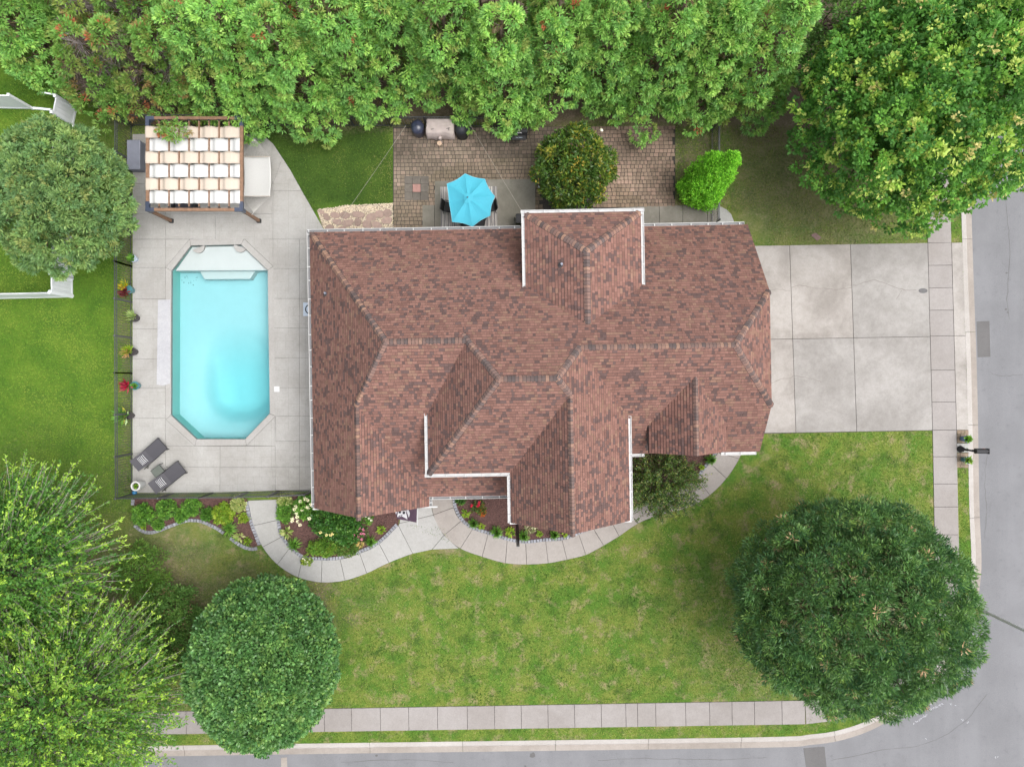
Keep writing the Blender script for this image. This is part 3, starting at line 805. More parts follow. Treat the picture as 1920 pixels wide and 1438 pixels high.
# back path along the house, with its curved end past the gate
back = link('back_path', None); tag(back, kind='structure')
pb = [(1105, 397), (1155, 390), (1194, 387), (1236, 386), (1280, 385.5), (1326, 385), (1345, 386)]
for k in range(len(pb)-1):
    p = [pb[k], pb[k+1], (pb[k+1][0], 425), (pb[k][0], 425)]
    MB().prism(ccw(PL(p)), -.06, .006).build('joint_bed', M['joint'], back)
    slabs(back, [p], M['conc_old'])
p = [(1345, 387), (1352, 388), (1362, 393), (1371, 402), (1378, 420), (1379, 440), (1345, 440)]
slabs(back, [p], M['conc_walk'])
# ------------------------------------------------------------------ patio of small concrete pavers
def build_patio():
    pat = sheet('patio', [PL([(737, 238), (1266, 238), (1266, 388), (1108, 398), (1017, 398), (1017, 432), (737, 437)])], .006, M['joint'])
    def in_patio(x, y):
        if not (737.5 < x < 1265.5 and 238 < y < 436): return False
        if 818 < x < 1001 and y > 342: return False
        if 795 < x < 820 and y > 387: return False
        if 761 < x < 801 and 333 < y < 373: return False
        if x > 1015:
            if y > 389: return False
            if y > 345 and x < 1125-(y-350)*.42: return False
        return True
    row, y = .192, 240.0
    k = FPX/CAMH; cells = []
    r = random.Random(5)
    while y < 436:
        x = 738.0+0.0*r.random()
        yc_ = y+row*k/2-(0)
        while x < 1266:
            wd = r.choice((.155, .2, .2, .205, .24)) if x > 738.5 or int((y-240)/(row*k)+.5) % 2 else .155
            rem = (1266.3-x)/k
            if wd > rem: wd = max([q for q in (.155, .2, .205, .24) if q <= rem] or [0])
            if not wd: break
            xc_ = x+wd*k/2; ysl = yc_-(xc_-860)*.010
            if in_patio(xc_, ysl) and (xc_-wd*k*.42 > 737.5 and xc_+wd*k*.42 < 1266.5): cells.append((xc_, ysl, wd))
            x += wd*k
        y += row*k
    cells.sort(key=lambda c: (c[0]-960)**2+(c[1]-719)**2)
    def hidden(c):      # under the tree, umbrella, covers or house eave
        x, yy, _ = c
        return (1003 < x < 1140 and yy < 350) or math.hypot(x-880, yy-377) < 46 or yy < 262 or yy > 428
    vis = [c for c in cells if not hidden(c)]; first = set(vis[:300])
    meshes = {}
    for wd in (.155, .2, .205, .24):
        for v in range(3):
            rr = random.Random(v*10+int(wd*1000)); g = .020
            q = [(sx*(wd/2-g/2)+rr.uniform(-.004, .004), sy*(row/2-g/2)+rr.uniform(-.004, .004)) for sx, sy in ((-1, -1), (1, -1), (1, 1), (-1, 1))]
            top = inset(q, .008)
            vs = [(a, b, -.03) for a, b in q]+[(a, b, .022) for a, b in q]+[(a, b, .030) for a, b in top]
            fs = [(8, 9, 10, 11)]+[(i, (i+1) % 4, 4+(i+1) % 4, 4+i) for i in range(4)]+[(4+i, 4+(i+1) % 4, 8+(i+1) % 4, 8+i) for i in range(4)]
            meshes[(wd, v)] = (MB().add(vs, fs).mesh('paver', M['paver']), vs, fs, MB().add(vs, fs).mesh('paver', M['paver_pink']))
    V, F, Cc = [], [], []
    pal = [(.140, .118, .094), (.165, .139, .111), (.182, .153, .122), (.205, .164, .134)]
    for c in cells:
        me, vs, fs, mp = meshes[(c[2], r.randrange(3))]; pink = c[0] > 1040; me = mp if pink else me
        p = P(c[0], c[1]); dz = r.uniform(-.004, .004)
        if c in first:
            o = link('paver', me, pat, (p.x, p.y, dz)); o.rotation_euler = (r.uniform(-.01, .01), r.uniform(-.01, .01), .0105+r.uniform(-.015, .015))
        else:
            k0_ = len(V); V += [(p.x+a, p.y+b, z+dz) for a, b, z in vs]; F += [tuple(i+k0_ for i in f) for f in fs]
            d = .86+.26*math.sin(c[0]*.03+1)*math.sin(c[1]*.05)
            cc = tuple(x*d*q for x, q in zip(r.choice(pal), (1.36, 1.18, 1.12) if pink else (1.06, 1.0, .95))); Cc += [cc]*len(vs)
    mb = MB().add(V, F); o = mb.build('pavers', M['paver_many'], pat); o['kind'] = 'stuff'
    at = o.data.color_attributes.new('Col', 'FLOAT_COLOR', 'POINT')
    at.data.foreach_set('color', np.array([(a, b, c, 1) for a, b, c in Cc], np.float32).ravel())
    slabs(pat, [[(815, 340), (912, 337), (912, 432), (815, 433)], [(912, 337), (1004, 336), (1004, 431), (912, 432)], [(792, 385), (815, 385), (815, 433), (792, 434)]], M['conc_old'], z1=.040)
    for i in range(3):
        for j in range(3):
            x, y_ = 758.5+i*15.2, 330.5+j*15.2
            slabs(pat, [[(x, y_), (x+15.2, y_), (x+15.2, y_+15.2), (x, y_+15.2)]], M['log_red'] if (i, j) == (1, 1) else M['tile_dark'], name='tile', gap=.006, z1=.042)
    d = P2(781.5, 353.5)
    o = MB().lathe((d[0], d[1], .042), [(.0, 0), (.15, 0), (.15, .006), (.0, .006)], 20).build('round_print', M['log_red'], pat)
build_patio()

# ------------------------------------------------------------------ flagstones in pale gravel
fl = sheet('gravel_path', [PL([(594, 394), (650, 386), (736.5, 381.5), (736.5, 440), (618, 442), (604, 424)])], .008, M['sand'])
FS = [(612, 407, 9, 6, .8), (628, 404, 10, 6, .2), (647, 404, 11, 7, 0), (672, 403, 14, 7, .2), (697, 407, 11, 8, -.3), (712, 402, 9, 8, .4), (727, 400, 9, 8, 0), (618, 427, 9, 6, 0), (633, 417, 10, 6, .3),
      (652, 419, 13, 7, -.2), (671, 417, 8, 8, .3), (689, 421, 10, 9, .5), (707, 422, 11, 7, .4), (725, 414, 11, 7, -.2), (641, 430, 9, 5, 0), (667, 433, 12, 4, 0), (603, 398, 6, 4, .7)]
for (x, y, a, b, rot) in FS:
    n = random.choice((6, 7, 8)); q = []
    for i in range(n):
        t = 2*PI*i/n+random.uniform(-.25, .25); rr = random.uniform(.86, 1.1)
        u, v = a*rr*math.cos(t), b*rr*math.sin(t)
        q.append((x+u*math.cos(rot)-v*math.sin(rot), y+u*math.sin(rot)+v*math.cos(rot)))
    MB().prism(ccw(PL(q)), -.03, random.uniform(.028, .038)).build('flagstone', M['flagstone'], fl, bevel=.01)
def pebbles(name, polys_px, n, c1, c2, size, parent, z=.012, flat=.5, avoid=None, m='chip'):
    xs_ = [p[0] for p in polys_px]; ys_ = [p[1] for p in polys_px]
    X = rng.uniform(min(xs_), max(xs_), n); Y = rng.uniform(min(ys_), max(ys_), n)
    k = inside(polys_px, X, Y)
    if avoid is not None: k &= ~avoid(X, Y)
    X, Y = X[k], Y[k]; n = len(X); s = CAMH/FPX
    c = np.stack([(X-CX)*s, (CY-Y)*s, np.full(n, z)], -1)
    r = rng.uniform(size[0], size[1], n); el = rng.uniform(.35, 1, n) if flat < .4 else rng.uniform(.6, 1, n); a = rng.uniform(0, 2*PI, n)
    ax = np.stack([np.cos(a)*r, np.sin(a)*r, rng.uniform(-.4, .4, n)*r], -1); ay = np.stack([-np.sin(a)*r*el, np.cos(a)*r*el, rng.uniform(-.3, .3, n)*r], -1)
    az = np.zeros((n, 3)); az[:, 2] = r*flat
    oct_ = []
    for u, v in ((ax, ay), (ay, -ax), (-ax, -ay), (-ay, ax)): oct_ += [c+u, c+v, c+az]
    V = np.stack(oct_, 1)
    t = rng.uniform(0, 1, (n, 1)); br = rng.uniform(.75, 1.2, (n, 1))
    col = (np.array(c1)*(1-t)+np.array(c2)*t)*br
    o = link(name, fast_mesh(name, V, 3, M[m], np.repeat(col[:, None, :], 12, 1)), parent); o['kind'] = 'stuff'
    return o
def near_stone(X, Y):
    k = np.zeros(X.shape, bool)
    for (x, y, a, b, rot) in FS:
        u = (X-x)*math.cos(rot)+(Y-y)*math.sin(rot); v = -(X-x)*math.sin(rot)+(Y-y)*math.cos(rot)
        k |= (u/(a*.95))**2+(v/(b*.95))**2 < 1
    return k
pebbles('gravel', [(595, 393), (650, 385), (737, 381), (737, 440), (612, 442)], 5200, (.62, .52, .37), (.42, .36, .30), (.018, .042), fl, .010, .7, near_stone)

# ------------------------------------------------------------------ the house
TH = math.radians(1.0)
house = thing('house', 'large house with a many-sided reddish brown shingle roof and white gutters', 'house', (0, 0, 0), rotz=TH)
def pl(axis, u0, h0, p):            # plane rising along +/-u or +/-v from an eave
    s = 1 if axis[0] == '+' else -1
    return (h0-s*p*u0, s*p, 0) if axis[1] == 'u' else (h0-s*p*u0, 0, s*p)
PLN = dict(R=pl('-v', 7.07, 2.9, .8), W=pl('+u', -9.13, 2.9, 1.039), LF=pl('+v', -5.11, 2.9, .6186), GL=pl('-u', -3.87, 2.9, .978),
           CW=pl('+u', -3.62, 5.3, 1.003), CF=pl('+v', -3.79, 5.3, .788), CE=pl('-u', 4.91, 5.3, .984), GW=pl('+u', -.15, 5.3, 1.083),
           MF=pl('+v', -3.2, 4.0, .761), JE=pl('-u', 10.9, 5.6, .926), NW=pl('+u', .65, 5.3, .567), NE=pl('-u', 5.59, 5.3, .567), NN=pl('-v', 7.21, 5.3, .745),
           DW=pl('+u', 5.81, 5.0, .934), DE=pl('-u', 9.15, 5.0, .934))
def hgt(k, u, v): a, b, c = PLN[k]; return a+b*u+c*v
# solids: planes whose minimum is the roof, footprint, and per-plane extra limits (keeps coplanar pieces from overlapping)
SOL = [(('W', 'GL'), (-9.13, -3.87, -5.55, -.83), {}),
       (('R', 'W', 'LF'), (-9.13, -.13, -5.11, 7.07), {'R': ('u', None, -1.9), 'W': ('v', -.83, None)}),
       (('R', 'CW', 'CF', 'CE'), (-3.62, 4.91, -3.79, 7.07), {'R': ('u', -1.9, 2.7), 'CE': ('v', -.48, None)}),
       (('GW', 'CE'), (-.15, 4.91, -5.91, -.48), {}),
       (('R', 'MF', 'JE'), (1.9, 10.9, -3.2, 7.07), {'R': ('u', 2.7, None)}),
       (('NW', 'NE', 'NN'), (.65, 5.59, 2.1, 7.21), {}),
       (('DW', 'DE'), (5.81, 9.15, -3.08, .35), {})]
def clip(poly, a, b, c):            # keep a+b*u+c*v >= 0
    out = []
    for i in range(len(poly)):
        p, q = poly[i-1], poly[i]
        fp, fq = a+b*p[0]+c*p[1], a+b*q[0]+c*q[1]
        if (fp >= 0) != (fq >= 0):
            t = fp/(fp-fq); out.append((p[0]+(q[0]-p[0])*t, p[1]+(q[1]-p[1])*t))
        if fq >= 0: out.append(q)
    return out
REG = []
for si, (names, (u0, u1, v0, v1), lim) in enumerate(SOL):
    for nme in names:
        p = [(u0, v0), (u1, v0), (u1, v1), (u0, v1)]
        for o_ in names:
            if o_ != nme: p = clip(p, *(x-y for x, y in zip(PLN[o_], PLN[nme])))
        if nme in lim:
            ax, lo, hi = lim[nme]
            if lo is not None: p = clip(p, -lo, *((1, 0) if ax == 'u' else (0, 1)))
            if hi is not None: p = clip(p, hi, *((-1, 0) if ax == 'u' else (0, -1)))
        if len(p) > 2: REG.append((si, nme, p))
def env_other(si, u, v):
    best = -9
    for sj, (names, (u0, u1, v0, v1), _) in enumerate(SOL):
        if sj != si and u0 <= u <= u1 and v0 <= v <= v1: best = max(best, min(hgt(k, u, v) for k in names))
    return best
def build_roof():
    dk = MB()
    for si, nme, p in REG:
        n = len(p); vs = [(u, v, hgt(nme, u, v)-.012) for u, v in p]+[(u, v, hgt(nme, u, v)-.15) for u, v in p]
        dk.add(vs, [tuple(range(n)), tuple(reversed(range(n, 2*n)))]+[(i, n+i, n+(i+1) % n, (i+1) % n) for i in range(n)])
    roof = dk.build('roof', M['roof_deck'], house, local=True)
    lit = np.array((.180, .097, .079)); mid = np.array((.152, .082, .068)); drk = np.array((.100, .065, .060)); tan_ = np.array((.186, .110, .083))
    V, F, Cc = [], [], []; r = random.Random(3)
    from mathutils import noise as mn
    for si, nme, poly in REG:
        a, b, c = PLN[nme]; sl = math.hypot(b, c); e2 = Vector((b, c))/sl; e1 = Vector((e2.y, -e2.x))
        run = .142/math.sqrt(1+sl*sl)
        s_ = [Vector(p).dot(e1) for p in poly]; t_ = [Vector(p).dot(e2) for p in poly]
        t = math.floor(min(t_)/run)*run
        nz = 1/math.sqrt(1+sl*sl)
        while t < max(t_):
            row = clip(clip(poly, -t-.014, e2.x, e2.y), t+run, -e2.x, -e2.y)
            if len(row) > 2:
                ss = [Vector(p).dot(e1) for p in row]; s = min(ss)-r.uniform(0, .3); hi = max(ss)
                while s < hi:
                    wd = r.choice((.09, .11, .13, .16, .20, .24)); 
                    q = clip(clip(row, -s, e1.x, e1.y), s+wd-.005, -e1.x, -e1.y)
                    s += wd
                    if len(q) < 3: continue
                    cu = sum(p[0] for p in q)/len(q); cv = sum(p[1] for p in q)/len(q)
                    if env_other(si, cu, cv) > hgt(nme, cu, cv)+.10: continue
                    thick = r.choice((.004, .004, .010))
                    ncl = mn.noise((cu*2.3, cv*2.3, 3.0))+.5*mn.noise((cu*.5+9, cv*.5, 1.0))
                    x = r.random()*.9+.05+ncl*.40
                    col = drk if x > .77 else (mid if x > .55 else (lit if x > .14 else tan_))
                    col = col*r.uniform(.86, 1.14)
                    n = len(q); k = len(V)
                    for (u, v) in q:
                        f = (u*e2.x+v*e2.y-t)/run
                        z = hgt(nme, u, v)+(thick+.013*(1-f))/nz
                        V.append((u, v, z))
                    for (u, v) in q: V.append((u, v, hgt(nme, u, v)-.006))
                    F.append(tuple(range(k, k+n)))
                    for i in range(n): F.append((k+i, k+n+i, k+n+(i+1) % n, k+(i+1) % n))
                    Cc += [(col[0], col[1], col[2], 1)]*(2*n)
            t += run
    # face orientation: tops up
    p0, p1, p2_ = (Vector(V[i]) for i in F[0][:3])
    if (p1-p0).cross(p2_-p0).z < 0: F = [tuple(reversed(f)) for f in F]
    o = MB().add(V, F).build('shingles', M['shingle'], roof, local=True); o['kind'] = 'stuff'
    at = o.data.color_attributes.new('Col', 'FLOAT_COLOR', 'POINT'); at.data.foreach_set('color', np.array(Cc, np.float32).ravel())
    # ridge and hip caps
    RL = [((-5.04, 1.76), (-9.05, 6.97), 'W', 'R'), ((-5.0, 1.76), (-1.85, 1.76), 'R', 'LF'), ((-5.04, 1.76), (-6.58, -.80), 'W', 'LF'), ((-6.58, -.75), (-6.58, -5.55), 'W', 'GL'),
          ((-.51, .17), (-1.92, 1.93), 'CW', 'R'), ((-.45, .17), (1.7, .17), 'R', 'CF'), ((1.74, .17), (2.68, 1.33), 'R', 'CE'), ((1.74, .17), (2.25, -.46), 'CE', 'CF'),
          ((-.51, .17), (-3.58, -3.74), 'CW', 'CF'), ((2.257, -.5), (2.257, -5.91), 'GW', 'CE'), ((2.75, 1.364), (8.8, 1.364), 'R', 'MF'),
          ((8.88, 1.364), (10.88, 3.68), 'R', 'JE'), ((8.88, 1.364), (10.88, -1.08), 'MF', 'JE'), ((3.12, 5.33), (.70, 7.16), 'NW', 'NN'), ((3.12, 5.33), (5.54, 7.16), 'NE', 'NN'),
          ((3.12, 5.25), (3.12, 2.35), 'NW', 'NE'), ((7.48, .1), (7.48, -3.06), 'DW', 'DE')]
    caps = []
    for (A, B_, pa, pb_) in RL:
        zA = min(hgt(pa, *A), hgt(pb_, *A)); zB = min(hgt(pa, *B_), hgt(pb_, *B_))
        a3, b3 = Vector((*A, zA)), Vector((*B_, zB)); d = (b3-a3); L = d.length; d.normalize()
        ws = []
        for k_ in (pa, pb_):
            _, bb, cc = PLN[k_]; nn = Vector((-bb, -cc, 1)).normalized(); w_ = nn.cross(d).normalized()
            if w_.z > 0 or (abs(w_.z) < 1e-4): w_ = -w_
            ws.append(w_)
        up = -(ws[0]+ws[1]); up = up.normalized() if up.length > 1e-3 else Vector((0, 0, 1))
        if up.z < 0: up = -up
        ex = .145; wing = .165; nseg = int(L/ex); vs = []
        wk = [(ws[0], wing), (ws[0], wing-.014), (ws[0], wing*.42), (None, 0), (ws[1], wing*.42), (ws[1], wing-.014), (ws[1], wing)]
        for s_, lift in ((-.05, .016), (ex-.013, .036), (ex, .037), (ex, .012)):
            o_ = d*s_+up*lift
            for w_, q_ in wk: vs.append(o_+(w_*q_ if w_ is not None else Vector((0, 0, 0)))+up*(.008 if q_ < wing*.3 else (.004 if q_ < wing*.6 else -.012)))
        fs = [(k_*7+i, k_*7+i+1, k_*7+i+8, k_*7+i+7) for k_ in range(3) for i in range(6)]
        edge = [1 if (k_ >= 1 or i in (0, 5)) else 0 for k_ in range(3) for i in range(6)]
        n0 = (Vector(vs[2])-Vector(vs[1])).cross(Vector(vs[8])-Vector(vs[1]))
        if n0.z < 0: fs = [tuple(reversed(f)) for f in fs]
        me = MB().add(vs, fs).mesh('ridge_cap', M['cap']); me.materials.append(M['cap_edge_shadow'])
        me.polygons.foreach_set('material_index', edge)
        for i in range(nseg+1): caps.append((a3+d*(i*ex), me, vs, fs))
    caps.sort(key=lambda c: -c[0].z)
    for p, me, vs, fs in caps[:300]: link('ridge_cap', me, roof, p)
    V, F, Cc = [], [], []; pal = [(.080, .062, .060), (.115, .080, .072), (.160, .098, .082), (.20, .118, .092), (.25, .152, .110)]
    ne = []
    for p, me, vs, fs in caps[300:]:
        k = len(V); V += [tuple(Vector(v)+p) for v in vs]; F += [tuple(i+k for i in f) for f in fs]; c = r.choice(pal); Cc += [(*c, 1)]*len(vs); ne += [pq.material_index for pq in me.polygons]
    o = MB().add(V, F).build('ridge_caps', M['shingle'], roof, local=True); o['kind'] = 'stuff'; o.data.materials.append(M['cap_edge_shadow']); o.data.polygons.foreach_set('material_index', ne)
    at = o.data.color_attributes.new('Col', 'FLOAT_COLOR', 'POINT'); at.data.foreach_set('color', np.array(Cc, np.float32).ravel())
    # vent pipes through the roof
    for (px, py, h0, nme, rr) in ((1052, 498, 6.0, 'NW', .05), (612, 551, 3.9, 'W', .045)):
        q = P(px, py, h0); u = q.x*math.cos(TH)+q.y*math.sin(TH); v = -q.x*math.sin(TH)+q.y*math.cos(TH); z = hgt(nme, u, v)
        o = MB().tube([(u, v, z-.05), (u, v, z+.30)], rr, 12).build('vent_pipe', M['box_grey'], roof, local=True)
        MB().lathe((u, v, z-.02), [(rr*2.6, -.02), (rr*2.4, .02), (rr*1.1, .10), (rr*1.05, .12)], 14).build('vent_flashing', M['box_dark'], roof, local=True)
build_roof()
def build_walls():
    def vp(prof, axis, a, b):
        n = len(prof); f = (lambda s, t, z: (s, t, z)) if axis == 'u' else (lambda s, t, z: (t, s, z))
        vs = [f(a, t, z) for t, z in prof]+[f(b, t, z) for t, z in prof]
        return vs, [tuple(range(n)), tuple(reversed(range(n, 2*n)))]+[(i, n+i, n+(i+1) % n, (i+1) % n) for i in range(n)]
    wm = MB()
    for x0, x1, y0, y1, z in ((-8.75, -4.2, -5.05, 6.7, 2.78), (-4.2, 10.45, -2.80, 6.7, 2.78), (-3.22, 4.52, -3.40, 3.6, 5.2), (.22, 4.51, -5.5, -3.41, 5.2), (1.02, 5.22, 2.8, 6.84, 5.2), (4.53, 10.44, -2.79, 1, 3.85), (6.12, 8.84, -2.83, -1.2, 4.9)):
        wm.prism([(x0, y0), (x1, y0), (x1, y1), (x0, y1)], -.1, z)
    for prof, ax, a, b in (([(-8.75, 2.78), (-4.25, 2.78), (-6.56, 5.2)], 'v', -5.06, -3), ([(.22, 5.2), (4.5, 5.2), (2.26, 7.6)], 'v', -5.51, -3.5), ([(6.12, 4.9), (8.84, 4.9), (7.48, 6.2)], 'v', -2.84, -1.3),
                           ([(-2.78, 2.7), (6.68, 2.7), (4.0, 5.1), (3.5, 5.4), (-.9, 5.4), (-2.7, 3.9)], 'u', 9.2, 10.46)):
        wm.add(*vp(prof, ax, a, b))
    wm.build('wall', M['brickwall'], house, local=True)
    sf = MB()
    for x0, x1, y0, y1, z in ((-9.1, -3.9, -5.5, 7.0, 2.74), (-3.9, -.2, -5.06, -3.0, 2.74), (-3.9, 10.85, -2.8, 7.0, 2.735), (4.95, 10.85, -3.15, -2.8, 3.84)):
        sf.prism([(x0, y0), (x1, y0), (x1, y1), (x0, y1)], z, z+.012)
    sf.build('soffit', M['soffit'], house, local=True)
    # openings seen only from the side: garage doors to the drive, windows
    for i in range(2):
        d = MB().box(10.475, -.9+i*4.6, 0, .05, 3.9 if i else 2.9, 2.25).build('garage_door', M['white_vinyl'], house, local=True)
    for (x, y, sx, sy, z) in ((-6.5, -5.07, 1.5, .05, .8), (2.3, -5.52, 1.6, .05, .8), (2.3, -5.52, 1.4, .05, 3.4), (7.5, -2.85, .9, .05, 3.9), (3.1, 6.85, 1.4, .05, 3.4), (-7, 6.71, 1.5, .05, .9), (-8.76, 2, .05, 1.5, .9), (-8.76, -2, .05, 1.5, .9)):
        f = MB().box(x, y, z, sx+(.12 if sx > .1 else 0), sy+(.12 if sy > .1 else 0), 1.42).build('window', M['white_vinyl'], house, local=True)
        MB().box(x*1.0+(.02 if x > 10 else 0), y+(-.02 if y < 0 else .02) if sx > .1 else y, z+.06, sx if sx > .1 else .09, sy if sy > .1 else .09, 1.3).build('pane', M['window'], f, local=True)
build_walls()
def gutter(a, b, h, out, upper=False, hang=.78):
    """trough along an eave, a to b in house coordinates, open to the side 'out'"""
    a, b, n = Vector(a), Vector(b), Vector(out); d = (b-a).normalized(); L = (b-a).length
    def rail(o0, o1, z0, z1):
        p = [a+n*o0, b+n*o0, b+n*o1, a+n*o1]
        return MB().prism(ccw([(q.x, q.y) for q in p]), z0, z1)
    g = rail(.108, .130, h-.10, h+.012); bk = rail(-.004, .010, h-.10, h-.005); g.add(bk.v, bk.f)
    for e in (a, b):
        q = e+n*.065; g.frame((q.x, q.y, h-.05), d*.006, n*.042, (0, 0, .045))
    go = g.build('gutter', M['white_metal'], house, local=True)
    rail(.011, .107, h-(.045 if upper else .095), h-(.035 if upper else .085)).build('gutter_trough', M['trough_light'] if upper else M['gutter_grey'], go, local=True)
    k = max(1, int(L/hang)); me = None
    for i in range(k+1):
        s = min(L-.1, .15+i*hang+random.uniform(-.08, .08))
        q = a+d*s+n*.066
        if me is None:
            me = MB().frame((0, 0, 0), d*.020, n*.064, (0, 0, .012)).mesh('gutter_hanger', M['white_metal'])
        link('gutter_hanger', me, go, (q.x, q.y, h+.012))
gutter((-9.13, -5.5), (-9.13, 7.07), 2.9, (-1, 0))
gutter((-9.25, 7.07), (.50, 7.07), 2.9, (0, 1))
gutter((5.75, 7.07), (10.75, 7.07), 2.9, (0, 1))
gutter((.65, 4.05), (.65, 7.21), 5.3, (-1, 0), True); gutter((.50, 7.21), (5.74, 7.21), 5.3, (0, 1), True); gutter((5.59, 4.05), (5.59, 7.21), 5.3, (1, 0), True)
gutter((-3.62, -.78), (-3.62, -3.79), 5.3, (-1, 0), True); gutter((-3.77, -3.79), (-.15, -3.79), 5.3, (0, -1), True)
gutter((-.15, -3.94), (-.15, -5.91), 5.3, (-1, 0), True); gutter((4.91, -1.35), (4.91, -5.91), 5.3, (1, 0), True)
gutter((-3.87, -5.11), (-.32, -5.11), 2.9, (0, -1)); gutter((-3.87, -5.55), (-3.87, -5.27), 2.9, (1, 0))
gutter((5.1, -3.2), (5.81, -3.2), 4.0, (0, -1), True); gutter((9.2, -3.2), (10.75, -3.2), 4.0, (0, -1), True)
# returns of the rakes beside the gables
for x, y, sx, z in ((-8.95, -5.57, .5, 2.82), (-3.95, -5.57, .9, 2.82), (.05, -5.93, .5, 5.2), (4.72, -5.93, .5, 5.2)):
    MB().box(x, y, z, sx, .07, .12).build('eave_return', M['white_metal'], house, local=True)
# ------------------------------------------------------------------ pergola with woven canopy
pc = P(363.5, 308, 2.45)
perg = thing('pergola', 'brown timber pergola with woven white and beige cloth strips as its roof', 'pergola', (pc.x, pc.y, 0))
xl, xr = P(277, 300, 2.45).x, P(453, 300, 2.45).x; yt, ybm = P(0, 222, 2.45).y, P(0, 393.5, 2.45).y
for x in (xl, xr):
    MB().bar((x, ybm-.02, 2.43), (x, yt+.02, 2.43), .14, .14).build('beam', M['wood'], perg, bevel=.008)
for y in (yt, ybm):
    MB().bar((xl+.08, y, 2.43), (xr-.08, y, 2.43), .14, .14).build('beam', M['wood'], perg, bevel=.008)
for x in (xl, xr):
    for y in (yt, ybm):
        MB().box(x, y, .0, .135, .135, 2.36).build('post', M['wood'], perg, bevel=.008)
        MB().box(x, y, .03, .19, .19, .16).build('post_shoe', M['black_metal'], perg, bevel=.01)
        sx = 1 if x == xl else -1; sy = 1 if y == yt else -1
        b = MB().box(x+sx*.11, y, 2.345, .40, .165, .17); c = MB().box(x, y-sy*.17, 2.346, .166, .40, .168); b.add(c.v, c.f)
        b.box(x, y, 2.1, .16, .16, .24)
        b.build('corner_bracket', M['navy_metal'], perg)
bx = [P(298.3+18.75*i, 0, 2.45).x for i in range(8)]
for x in bx:
    MB().bar((x, ybm+.07, 2.44), (x, yt-.07, 2.44), .05, .09).build('batten', M['wood'], perg)
    for y in (yt-.10, ybm+.10):
        MB().box(x, y, 2.38, .075, .07, .13).build('batten_hanger', M['black_metal'], perg)
rows = [(237, 259.3, 0), (260, 284, 1), (284.6, 307.4, 0), (308.6, 333.4, 1), (334, 357, 0), (357.6, 382, 1)]
for y0, y1, wh in rows:
    jz = [random.uniform(-.008, .010) for _ in range(12)]; jy = [random.uniform(-.012, .012) for _ in range(12)]
    a, b = P(0, y1, 2.5).y, P(0, y0, 2.5).y
    ns = 72; vs = []; x0, x1 = xl-.085, xr-.05; sp = bx[1]-bx[0]; nw = 5
    for i in range(ns+1):
        x = x0+(x1-x0)*i/ns; ph = (x-bx[0])/sp*PI
        over = math.cos(ph)*(1 if wh else -1)          # over battens 0,2,4.. for white, 1,3,5.. for beige
        z = 2.468+(.062*math.tanh(2.2*over))
        nar = .03*(1-max(0, over)) if True else 0
        for j in range(nw+1):
            t = j/nw; yy = lerp(a+nar, b-nar*.2, t)
            q_ = (x-x0)/(x1-x0+1e-6)*10.0; qi = min(10, int(q_)); qf = q_-qi; lz = jz[qi]*(1-qf)+jz[qi+1]*qf; ly = jy[qi]*(1-qf)+jy[qi+1]*qf; vs.append((x, yy+ly*.7, z+lz+.014*math.sin(PI*t)*(1 if over > 0 else .4)))
    fs = [(i*(nw+1)+j, (i+1)*(nw+1)+j, (i+1)*(nw+1)+j+1, i*(nw+1)+j+1) for i in range(ns) for j in range(nw)]
    o = MB().add(vs, fs).build('canopy_strip', M['sail_white'] if wh else M['sail_beige'], perg, smooth=True)
    s = o.modifiers.new('thickness', 'SOLIDIFY'); s.thickness = .004

# dark sofa under the front edge of the pergola
c = P(352, 384, .0)
sofa = thing('patio_sofa', 'black patio seat partly hidden beneath the front edge of the pergola', 'sofa', (c.x, c.y, 0))
MB().box(c.x, c.y+.02, .12, .95, .62, .28).build('seat', M['cushion'], sofa, bevel=.04)
MB().box(c.x, c.y+.36, .12, .95, .14, .66).build('backrest', M['cushion'], sofa, bevel=.04)
for s in (-1, 1): MB().box(c.x+s*.53, c.y+.08, .06, .10, .72, .52).build('armrest', M['black_metal'], sofa, bevel=.02)
for sx in (-1, 1):
    for sy in (-1, 1): MB().box(c.x+sx*.52, c.y+.08+sy*.3, .03, .05, .05, .09).build('leg', M['black_metal'], sofa)

# storage box
c = P(261.8, 297.2)
bx_ = thing('storage_box', 'grey lidded storage box between the black fence and the pergola', 'deck box', (c.x, c.y, 0))
MB().box(c.x, c.y, .03, .62, 1.40, .50).build('body', M['box_grey'], bx_, bevel=.02)
MB().box(c.x, c.y, .53, .66, 1.45, .07).build('lid', M['box_grey'], bx_, bevel=.03)

# hammock slung beside the pergola
hc = P(481.7, 330, .62)
ham = thing('hammock', 'white cloth hammock with fanned ropes slung beside the pergola', 'hammock', (hc.x, hc.y, 0))
hx0, hx1 = P(456.5, 0, .62).x, P(507, 0, .62).x; hy0, hy1 = P(0, 369, .62).y, P(0, 295, .62).y
n1, n2 = 16, 12; vs = []
for j in range(n2+1):
    for i in range(n1+1):
        u, v = i/n1, j/n2
        vs.append((lerp(hx0, hx1, u), lerp(hy0, hy1, v), .70-.20*math.sin(PI*u)*.5-.16*math.sin(PI*v)))
fs = [(j*(n1+1)+i, j*(n1+1)+i+1, (j+1)*(n1+1)+i+1, (j+1)*(n1+1)+i) for j in range(n2) for i in range(n1)]
o = MB().add(vs, fs).build('bed', M['hammock_cloth'], ham, smooth=True); s = o.modifiers.new('thickness', 'SOLIDIFY'); s.thickness = .012
for y in (hy0, hy1): MB().tube([(hx0-.03, y, .705), (hx1+.03, y, .705)], .014, 6).build('spreader_bar', M['sail_beige'], ham)
